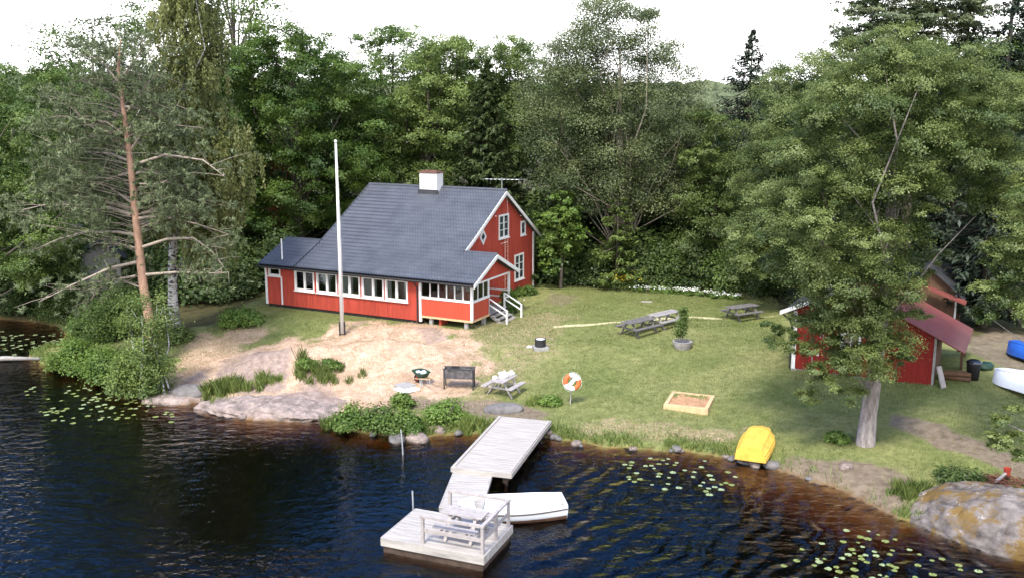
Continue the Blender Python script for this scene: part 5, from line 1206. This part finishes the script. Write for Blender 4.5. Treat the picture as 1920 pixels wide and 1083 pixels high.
tree('aspen_tree', 'tall loose aspen with pale bare limbs and thin leaves', 66, [(985, 130), (1030, 85), (1060, 30), (1100, -10), (1150, -20), (1220, 10), (1265, 60), (1315, 120), (1335, 220), (1340, 330), (1290, 400), (1230, 420), (1130, 400), (1040, 420), (985, 330), (975, 220)], 1165, None, 340, .85, 3.6, 12, 44, (.12, .09), 'l_aspen', 'palebranch', .30, 44, 'broad', 'aspen', spread=.5, limb_r=.10, low=.15)
tree('broadleaf_tree', 'yellow-green tree standing left of the dark pointed spruce', 64, [(1300, 200), (1345, 190), (1390, 240), (1405, 340), (1390, 450), (1320, 500), (1260, 470), (1260, 330)], 1335, None, 72, 1.0, 2.6, 12, 58, (.13, .095), 'l_olive', 'bark', .22, 22)
tree('maple_tree', 'broad leafy tree standing behind the red shed and the big alder', 57, [(1345, 520), (1360, 400), (1375, 300), (1420, 210), (1450, 130), (1500, 80), (1550, 78), (1600, 120), (1650, 250), (1640, 420), (1560, 540), (1450, 540), (1390, 520)], 1540, None, 210, 1.1, 3.6, 12, 84, (.11, .08), 'l_alder', 'bark', .34, 14, limb_r=.1)
ALD = [(1385, 400), (1430, 335), (1415, 290), (1465, 250), (1450, 190), (1520, 175), (1505, 120), (1580, 105), (1600, 45), (1660, 70), (1710, 30), (1760, 75), (1840, 60), (1860, 120), (1925, 150), (1905, 215), (1940, 270), (1890, 330), (1900, 380), (1850, 400), (1800, 400), (1740, 380), (1720, 470), (1700, 560), (1690, 640), (1640, 700), (1560, 690), (1530, 640), (1500, 560), (1430, 500), (1400, 420)]
tree('alder_tree', 'big spreading alder with thick pale trunk in front of the red shed', float(on_ground(1622, 832)[1]), ALD, (1622, 832), [(1628, 780), (1637, 720), (1648, 640), (1660, 540), (1670, 440), (1672, 330), (1675, 200), (1690, 110)], 320, .74, 3.4, 12, 96, (.074, .056), 'l_alder', 'alderbark', .36, 20, 'broad', 'alder',
     extra=[(1455, 640, -.6, .36), (1445, 610, -.4, .3), (1478, 625, -.3, .34), (1500, 600, 0, .4), (1520, 745, -1.0, .5), (1550, 720, -1.2, .55), (1580, 690, -1.3, .6), (1530, 690, -1, .45), (1600, 740, -1.2, .5), (1620, 660, -1.4, .65), (1650, 700, -1.2, .55), (1670, 640, -.8, .6), (1600, 610, -1.4, .65), (1520, 660, -.9, .5), (1560, 640, -1.2, .5), (1495, 650, -.7, .4), (1540, 610, -1, .55), (1700, 500, 1.2, .55), (1735, 520, 1.6, .5), (1760, 480, 1.8, .5), (1720, 590, .6, .42), (1650, 620, -1.3, .5), (1560, 580, -1.2, .6), (1640, 580, -1, .6), (1680, 600, .2, .5), (1700, 550, .4, .5), (1500, 530, -.6, .6), (1690, 670, 0, .4), (1420, 380, .2, .6), (1390, 440, .4, .55), (1400, 490, .3, .5)],
     skip=[(1800, 320, 24)], spread=.23, low=.3, limb_r=.09)
# near tree at the right edge, its trunk outside the frame
tree('alder_tree', 'leafy tree reaching in at the right edge above the boats', 33, [(1870, 400), (1910, 340), (1990, 310), (2120, 330), (2160, 480), (2060, 600), (1950, 640), (1860, 610), (1830, 560), (1870, 500)], (2060, 800), None, 90, .65, 2.2, 11, 80, (.072, .055), 'l_alder', 'alderbark', .28, 24, 'broad', 'alder', extra=[(1880, 790, -2.5, .36), (1905, 770, -2.5, .34), (1870, 830, -2.5, .34), (1900, 820, -2.6, .36), (1915, 855, -2.6, .3), (1860, 815, -2.4, .22), (1850, 590, .3, .45), (1845, 540, .2, .4), (1875, 560, 0, .5), (1890, 480, .2, .5)], limb_r=.1)
tree('scots_pine', 'tall dark pine with flat sprays above the big alder', 58, [(1555, 75), (1590, 20), (1600, -60), (1780, -60), (1850, 0), (1830, 70), (1760, 120), (1680, 150), (1600, 140)], 1690, None, 90, .95, 2.6, 12, 44, (.22, .09), 'l_pine', 'barkd', .3, 12, 'broad', 'pine', flat=.35, up=.9, limb_r=.1)
def spruce_px(name, label, px, ytop, Yd, radpx, **kw):
    top = at_Y(px, ytop, Yd); z = gz(top[0], Yd); return spruce(name, label, (top[0], Yd, z), float(top[2] - z), radpx / F * Yd, **kw)
spruce_px('spruce_tree', 'olive spruce with wide fanned boughs right behind the house ridge', 912, 112, 65.4, 102, m='l_spruce', wh=40, nb=14, per=150, leaf=(.5, .15), shape=.8)
spruce_px('spruce_tree', 'dark pointed spruce standing against the pale sky gap', 1412, 55, 72, 230, m='l_sprdark', wh=50, nb=13, per=70, leaf=(.42, .15), hang=.55, shape=.9)
spruce_px('spruce_tree', 'dark shaggy spruce cut by the right edge of the picture', 1915, -150, 52, 110, m='l_sprdark', wh=46, nb=12, per=60, leaf=(.42, .14), hang=.55, shape=.6)
spruce_px('spruce_tree', 'black-green spruce between the pine top and the edge spruce', 1830, -110, 60, 90, m='l_sprdark', wh=44, nb=12, per=60, leaf=(.42, .14), hang=.55, shape=.6)
spruce_px('young_spruce', 'young pale spruce with fan-like boughs at the lawn edge', 1160, 345, 63.0, 62, m='l_olive', wh=14, nb=9, per=60, leaf=(.34, .13), shape=.7)
tree('young_tree', 'small bright green tree right of the red gable', 63, [(1012, 450), (1008, 400), (1030, 358), (1065, 356), (1092, 400), (1088, 460), (1070, 515), (1022, 515)], 1050, None, 30, .75, 1.5, 11, 26, (.2, .15), 'l_bright', 'bark', .1, 10)
for i, (px, py, w, h, d_, m_, lab) in enumerate((
    (1092, 530, 2.8, 2.4, 2.2, 'l_dark', 'dark rounded shrub at the lawn edge just right of the bright young tree'), (1135, 532, 3.0, 3.0, 2.2, 'l_dark', 'dark shrub in front of the young pale spruce'), (1195, 533, 3.2, 3.2, 2.2, 'l_dark', 'tall dark shrub directly behind the yellow flower bush'),
    (1250, 534, 3.4, 3.8, 2.4, 'l_broad', 'brownish green shrub behind the middle of the white flower border'), (1308, 536, 3.4, 3.4, 2.3, 'l_dark', 'dark shrub behind the right end of the white flower border'), (1368, 540, 3.4, 3.9, 2.4, 'l_broad', 'tall green shrub behind the lone picnic table'), (1428, 552, 3.2, 2.8, 2.2, 'l_dark', 'dark shrub at the foot of the tree by the shed'),
    (452, 612, 2.0, 1.3, 1.4, 'l_bright', 'fresh green bush on the grass left of the house'), (430, 560, 3.4, 3.0, 2.4, 'l_dark', 'dark shrub in the shade behind the left house end'), (375, 560, 3.4, 2.6, 2.4, 'l_dark', 'dark shrub in the shade between birch and house'),
    (505, 480, 4.2, 3.2, 3.0, 'l_dark', 'dark bush close behind the low annex roof'), (600, 440, 4.2, 3.0, 3.0, 'l_dark', 'dark bush behind the step in the roof'))):
    shrub('shrub', lab, px, py, w, h, m_, 12, 11, 26, (.17, .12) if i != 7 else (.13, .09), depth=d_)
# left bank thickets
for px, py, w, h, m_, lab in ((150, 690, 2.6, 1.5, 'l_bright', 'low bright bush at the tip of the left spit'), (215, 712, 2.4, 2.0, 'l_bright', 'green willow bush leaning over the water on the left spit'), (262, 738, 2.2, 2.2, 'l_olive', 'grey-green willow bush right at the water under the saplings'), (185, 640, 2.6, 2.6, 'l_broad', 'tall bush behind the willow on the left spit'), (240, 625, 3.0, 3.4, 'l_broad', 'dense bush at the foot of the pine'), (120, 590, 3.2, 2.2, 'l_broad', 'bush on the far bank of the inlet'), (30, 585, 3.0, 1.9, 'l_dark', 'dark bush on the inlet bank at the left edge'), (70, 570, 2.4, 1.4, 'l_olive', 'yellowish bush on the inlet bank near the grassy clearing'), (-30, 560, 3.0, 2.4, 'l_dark', 'dark bush half cut by the left edge'), (60, 540, 5.5, 1.5, 'l_bright', 'broad bright green bush on the inlet bank in front of the wood'), (140, 520, 3.6, 3.2, 'l_broad', 'grey-green bush below the grey outbuilding'), (330, 640, 1.6, .8, 'l_olive', 'low olive scrub beside the birch trunk')):
    shrub('bush', lab, px, py, w, h, m_, 12, 11, 26, (.13, .085), depth=w * .8)
# sapling clump
def saplings():
    g_ = on_ground(290, 735); root = thing('sapling_clump', 'clump of tall thin pale saplings with yellow-green tops at the water', 'sapling', g_, 0); lm = MB(); LB = []
    for i in range(9):
        b_ = g_ + np.array([rng.normal() * .35, rng.normal() * .25, 0]); t_ = at_Y(rng.uniform(235, 315), rng.uniform(555, 620), g_[1] + rng.normal() * .5); m2 = (b_ + t_) / 2 + np.array([rng.normal() * .2, 0, .2]); lm.tube([b_ - g_ - [0, 0, .1], m2 - g_, t_ - g_], [.05, .035, .012], 6, cap=False)
        for q_ in np.linspace(.55, 1, 4): LB.append(b_ * (1 - q_) + t_ * q_ + rng.normal(size=3) * .3)
        for q_ in (.25, .4): LB.append(b_ * (1 - q_) + t_ * q_ + rng.normal(size=3) * .45)
    C, Nn, T = lobes_to_leaves(np.array(LB), np.full(len(LB), .42), 24, 8, 'broad', .5, .9, .5); leaf_obj('crown', C - g_, Nn, .11, .07, T, 'l_olive', root); lm.build('stem', 'birchbark', root, smooth=True)
saplings()
# shore plants
for px, py, w, d_, h, n, lab in ((430, 735, 1.7, .7, .75, 1500, 'bright tall grass clump between the rock slab and the dark rock knob'), (490, 722, 1.3, .6, .6, 900, 'green grass clump above the broad rock slab'), (592, 705, 2.0, .8, .7, 1300, 'yellow-green grassy patch in the middle of the dry slope'), (1000, 757, .8, .5, .35, 350, 'small weed tuft between the boulder and the lifebuoy post'), (110, 690, 2.6, 1.2, .6, 1100, 'bright reedy grass at the tip of the left spit'), (895, 800, 1.6, .9, .55, 900, 'bright grass against the left edge of the jetty'), (1700, 925, 1.2, .8, .5, 800, 'bright grass at the near end of the huge boulder'), (640, 798, 1.6, .6, .6, 800, 'tall shore grass at the left end of the leafy water-side bushes')):
    tuft('grass_clump', lab, px, py, w, d_, h, n)
for px, py, w, h, m_, lab in ((668, 798, 1.9, 1.05, 'l_bright', 'leafy bright bush at the water, leftmost of the row by the stake'), (722, 803, 1.9, 1.15, 'l_bright', 'leafy bright bush at the water, in the middle of the row by the stake'), (765, 808, 1.3, .9, 'l_bright', 'leafy bush directly behind the thin leaning stake'), (752, 765, 1.0, .75, 'l_bright', 'small bush on the bank below the white slab'), (838, 792, 1.5, 1.15, 'l_bright', 'round green bush on the bank left of the jetty'), (1032, 757, .8, .45, 'l_bright', 'small green plant beside the lifebuoy post'), (1570, 828, .75, .6, 'l_bright', 'small bright bush beside the alder trunk'), (1800, 905, 1.5, .6, 'l_dark', 'low leafy plant behind the huge boulder'), (1905, 985, .5, .4, 'l_bright', 'small plant at the boulder edge by the frame'), (575, 690, 1.1, .5, 'l_bright', 'low green plant in the grassy patch on the dry slope'), (620, 690, .9, .5, 'l_bright', 'low leafy plant at the right end of the grassy patch on the dry slope')):
    shrub('bush', lab, px, py, w, h, m_, 8, 10, 22, (.12, .075), depth=w * .8)
shrub('rose_bush', 'climbing light green bush growing on the porch stair rail', 950, 585, 1.2, 1.55, 'l_bright', 8, 9, 20, (.12, .08), depth=.8)
shrub('bush', 'green plants along the foot of the red gable wall', 985, 553, 2.6, .55, 'l_bright', 10, 9, 18, (.13, .06), depth=.6)
def flowers(name, label, px, py, w, h, petal, n, group=None, green='l_bright'):
    root = shrub(name, label, px, py, w, h, green, 6, 8, 14, (.12, .07), group, depth=w * .6, cat='flowers', stems=3)
    C = rng.normal(size=(n, 3)) * np.array([w * .28, w * .18, h * .12]) + np.array([0, -.05, h * .82]); leaf_obj('blossom', C, nrm(rng.normal(size=(n, 3)) * .6 + np.array([0, -.5, .7])), .11, .10, rng.uniform(0, 1, n), petal, root); return root
flowers('flower_bush', 'tall yellow flowering bush at the far edge of the lawn', 1168, 544, 1.5, 1.05, 'l_yellow', 120, green='l_olive'); shrub('bush', 'yellow-green leafy plant left of the yellow flower bush', 1146, 543, 1.0, .9, 'l_olive', 6, 9, 18, (.13, .07), depth=.8)
for i, (px, py) in enumerate(((1197, 546), (1222, 547), (1247, 548), (1272, 550), (1297, 552), (1322, 555), (1350, 558), (1378, 561))):
    flowers('white_flowers', 'low white flowering clump in the border at the far lawn edge', px, py, 1.0, .38, 'l_white', 42, 'white flower border')
flowers('white_flowers', 'white flowers beside the foot of the porch stair rail', 966, 574, .7, .45, 'l_white', 24)
# young tree in the planter
LBp = np.array([(rng.normal() * .1, rng.normal() * .1, .45 + .11 * i) for i in range(13)]); LRp = np.array([.2 - .008 * abs(i - 3) for i in range(13)])
C, Nn, T = lobes_to_leaves(LBp, LRp, 16, 9, 'broad', .4, 1.0, .45); pt = thing('potted_tree', 'slender young leafy tree growing in the round planter tub', 'young tree', (PLANTER[0], PLANTER[1], PLANTER[2] + .27)); leaf_obj('crown', C, Nn, .10, .06, T, 'l_broad', pt); MB().tube([(0, 0, -.02), (.02, 0, .8), (0, 0, 1.7)], [.035, .025, .008], 6).build('trunk', 'bark', pt)

# ---------------------------------------------------------------- the wood behind: copies of a few grown trees
def generic(name, label, h, cw, m, trunk, seedn=50, leaf=(.26, .19)):
    root = thing(name, label, 'tree', (0, 0, 0), 0, 'trees of the wood behind'); LB, LR = [], []
    for i in range(seedn):
        d = nrm(rng.normal(size=3)); q_ = rng.uniform(.45, 1) ** .6; c = np.array([d[0] * cw * .42 * q_, d[1] * cw * .42 * q_, h * .58 + d[2] * h * .36 * q_]); LB.append(c); LR.append(cw * .15 * rng.uniform(.8, 1.25))
    LB, LR = np.array(LB), np.array(LR); C, Nn, T = lobes_to_leaves(LB, LR, 22, 11); s = rng.uniform(.65, 1.25, len(C)); leaf_obj('crown', C, Nn, leaf[0] * s, leaf[1] * s, T, m, root)
    mb = MB(); mb.tube([(0, 0, -.4), (.1, 0, h * .35), (0, .1, h * .85)], [.3, .22, .04], 8); TF = Trunk(np.array([(0, 0, 0), (.1, 0, h * .35), (0, .1, h * .85)])); limb_tubes(mb, TF, LB, 14, .2, 5); mb.build('trunk', trunk, root, smooth=True); return root
protos = [(generic('forest_tree', 'x', 18, 8.5, 'l_broad', 'barkd'), 18, 'mid-green broadleaf tree deep in the wood behind the nearer trees'), (generic('forest_tree', 'x', 18, 7.5, 'l_maple', 'barkd'), 18, 'dark green broadleaf tree deep in the wood behind the nearer trees'), (generic('forest_tree', 'x', 18, 8, 'l_olive', 'bark'), 18, 'olive broadleaf tree deep in the wood behind the nearer trees')]
spp = spruce('forest_spruce', 'x', (0, 0, 0), 18, 3.4, 'l_sprdark', 20, 9, 46, 'spruces of the wood behind', (.5, .14), shape=.75); protos.append((spp, 18, 'dark spruce deep in the wood behind the nearer trees'))
SKX = [-400, 0, 60, 300, 400, 640, 680, 880, 990, 1100, 1290, 1310, 1390, 1410, 1450, 1500, 1600, 1920, 2300]
SKY_ = [100, 100, 98, 80, 60, 75, 70, 70, 75, 110, 165, 200, 200, 190, 160, 140, 70, -10, 0]
used = set(); nb_ = 0
for row, (Yd, st, x0) in enumerate(((77, 5.2, -46), (88, 6.2, -52), (66, 5.5, -46))):
    x = x0
    while x < (52 if Yd > 70 else 50):
        px = to_px([x, Yd, 8])[0]; X = x + rng.uniform(-1.4, 1.4); Y = Yd + rng.uniform(-2.5, 2.5); x += st
        if Yd == 66 and -25 < X < 22: continue
        z = gz(X, Y); sky_y = np.interp(px, SKX, SKY_); top = at_Y(px, sky_y + rng.uniform(4, 40), Y)[2] - z
        if top < 6: continue
        k = int(rng.choice([0, 0, 1, 2, 2, 3])); pr, h0, lab = protos[k]; s = top / h0; loc = (X, Y, z)
        sc3 = (max(s, .75), max(s, .75), s)
        if k not in used: used.add(k); pr.location = loc; pr.scale = sc3; pr['label'] = lab
        else: copy_tree(pr, loc, rng.uniform(0, 6.28), lab, None, sc3)
        nb_ += 1
for k, (pr, h0, lab) in enumerate(protos):
    if k not in used: pr.location = (-30 + 10 * k, 84, 2); pr['label'] = lab
# low dark thicket under the wood
sh0 = None
for x in np.arange(-42, 46, 3.4):
    for Y0 in (63.5, 70):
        X = x + rng.uniform(-1, 1); Y = Y0 + rng.uniform(-1.5, 1.5); lx, ly = house_local(np.array([[X, Y]]))
        if -16 < lx[0] < 2 and ly[0] < 14.5: continue
        if Y0 < 65 and 8 < X < 20: continue
        loc = (X, Y, gz(X, Y))
        if sh0 is None: sh0 = shrub('thicket_bush', 'dark bush in the shaded thicket beneath the wood', 1000, 500, 4.2, 3.6, 'l_dark', 14, 11, 24, (.24, .17), 'bushes of the shaded thicket'); sh0.location = loc
        else: copy_tree(sh0, loc, rng.uniform(0, 6.28), None, None, rng.uniform(.75, 1.25))

for X, Y, s in ((1, 69, 1.3), (4.5, 70, 1.5), (7.5, 68.5, 1.3), (10.5, 70, 1.5), (6, 75, 1.7), (2.5, 75.5, 1.6), (10, 76, 1.7), (14, 70, 1.4), (-2, 72, 1.4), (3, 66, 1.0), (9, 65.5, 1.0), (-14, 78, 1.5), (-22, 68, 1.2)): copy_tree(sh0, (X, Y, gz(X, Y)), rng.uniform(0, 6.28), None, None, s)

# ---------------------------------------------------------------- grass: mown lawn blades, straw, tall shore edge
def scatter(n, px, z):
    W = np.array(poly_w(px, z)); lo, hi = W.min(0), W.max(0); P = rng.uniform(lo, hi, (int(n * 1.6), 2)); P = P[sd_poly(P, W) > 0][:n]; return P
LAWN = [(480, 590), (620, 600), (900, 600), (1010, 540), (1450, 555), (1480, 690), (1760, 730), (2000, 760), (2000, 900), (1700, 960), (1500, 890), (1300, 850), (1030, 822), (850, 812), (600, 790), (400, 770), (300, 745), (320, 640)]
P = scatter(230000, LAWN, .9); d = shore_d(P); msk = np.maximum.reduce([m_soil(P), m_rock(P), m_line(P)]); dry = m_dry(P)
lx, ly = house_local(P); inh = (lx > -14.4) & (lx < .1) & (ly > -.1)
k_ = (d > .1) & (rng.uniform(size=len(P)) > msk * 1.1) & (rng.uniform(size=len(P)) > dry * 1.06) & ~inh; Q = P[k_]; hz = height(Q)
tn = .25 + .6 * fbm(Q[:, 0] * .3, Q[:, 1] * .3, 81, 4) + rng.normal(size=len(Q)) * .15
g_ob = blades('lawn_grass', np.stack([Q[:, 0], Q[:, 1], hz - .01], 1), rng.uniform(.03, .085, len(Q)) * (1 + .5 * (fbm(Q[:, 0] * 1.4, Q[:, 1] * 1.4, 85, 3) > .64)), .03, .9, 'l_grass', tn); tag(g_ob, 'short mown lawn grass over the whole yard', 'lawn grass', kind='stuff')
k_ = (dry > .3) & (rng.uniform(size=len(P)) < dry * 1.2) & (rng.uniform(size=len(P)) > m_rock(P)) & (d > .3); Q = P[k_]; Q = np.concatenate([Q, Q + rng.normal(size=Q.shape) * .12]); hz = height(Q)
s_ob = blades('dry_grass', np.stack([Q[:, 0], Q[:, 1], hz + .0], 1), rng.uniform(.025, .08, len(Q)) * (.5 + .9 * fbm(Q[:, 0] * 1.1, Q[:, 1] * 1.1, 87, 3)), .02, 1.4, 'l_straw', .3 + .6 * fbm(Q[:, 0] * .8, Q[:, 1] * .8, 82, 4) + rng.normal(size=len(Q)) * .2 - .1); tag(s_ob, 'sun-bleached straw grass on the rocky knoll', 'dry grass', kind='stuff')
# taller green fringe along the bank
S2 = np.array(SHORE[6:-4]); t_ = rng.uniform(0, len(S2) - 1, 26000); i = t_.astype(int); B = S2[i] + (S2[np.minimum(i + 1, len(S2) - 1)] - S2[i]) * (t_ - i)[:, None]; B = B + rng.normal(size=B.shape) * .45
d = shore_d(B); pxb = to_px(np.stack([B[:, 0], B[:, 1], np.zeros(len(B))], 1))[:, 0]
k_ = (d > .05) & (d < 1.3) & (rng.uniform(size=len(B)) > m_rock(B) * 1.2) & (rng.uniform(size=len(B)) > m_soil(B)) & (fbm(B[:, 0] * .9, B[:, 1] * .9, 83, 3) > .38) & ((pxb > 1030) | (pxb < 930))
B = B[k_]; f_ob = blades('bank_grass', np.stack([B[:, 0], B[:, 1], height(B) - .01], 1), rng.uniform(.10, .34, len(B)), .03, .7, 'l_reed', .4 + rng.normal(size=len(B)) * .25); tag(f_ob, 'taller green grass fringe along the lake bank', 'bank grass', kind='stuff')

# ---------------------------------------------------------------- lily pads
def pad_mesh(m):
    mb = MB(); n = 14; vs = [(0, 0, .004)] + [(math.cos(a) * (1 + .05 * math.sin(3 * a)), math.sin(a), .006 + .012 * math.sin(5 * a) ** 2) for a in np.linspace(.18, 6.1, n)]
    mb.add(vs, [(0, k, k + 1) for k in range(1, n)]); return mb.build('lily_pad', m)
pads = [pad_mesh('pad'), pad_mesh('padl')]; first = [True, True]
def scatter_pads(poly, n, lab, group, pale=.4, r=(.08, .15), cl=.8, mind=.22):
    W = np.array(poly_w(poly, 0)); lo, hi = W.min(0), W.max(0); out = []; cen = [rng.uniform(lo, hi) for _ in range(max(4, n // 6))]
    tries = 0
    while len(out) < n and tries < 20000:
        tries += 1; c = cen[rng.integers(len(cen))] if rng.uniform() < cl else rng.uniform(lo, hi); p = c + rng.normal(size=2) * .5
        if sd_poly(p[None], W)[0] < 0 or shore_d(p[None])[0] > -.12 or any((p[0] - q_[0]) ** 2 + (p[1] - q_[1]) ** 2 < mind ** 2 for q_ in out): continue
        out.append(p)
    for p in out:
        k = int(rng.uniform() < pale); o_ = pads[k]
        if first[k]: first[k] = False
        else: o_ = o_.copy(); COL.objects.link(o_)
        s = rng.uniform(*r); o_.location = (p[0], p[1], .004); o_.scale = (s, s, 1); o_.rotation_euler = (0, 0, rng.uniform(0, 6.28)); tag(o_, lab, 'lily pad', group)
scatter_pads([(100, 705), (230, 725), (330, 770), (320, 795), (150, 800), (60, 780), (40, 715)], 85, 'small lily pad floating off the left spit and its willow bushes', 'lily pads off the left spit', .4, (.07, .14))
scatter_pads([(-20, 610), (95, 610), (125, 640), (60, 668), (-20, 668)], 45, 'pale lily pad in the reedy inlet behind the bleached log', 'lily pads in the inlet', .9)
scatter_pads([(1160, 868), (1250, 852), (1340, 862), (1390, 900), (1330, 930), (1180, 910)], 46, 'pale lily pad floating between the jetty and the yellow dinghy', 'lily pads before the yellow dinghy', .6, (.07, .13), .6)
scatter_pads([(1500, 1000), (1600, 985), (1690, 1005), (1760, 1045), (1850, 1075), (1850, 1100), (1450, 1100), (1470, 1040)], 64, 'yellow-green lily pad floating beside the huge boulder', 'lily pads beside the boulder', .3, (.06, .125), .7, .16)
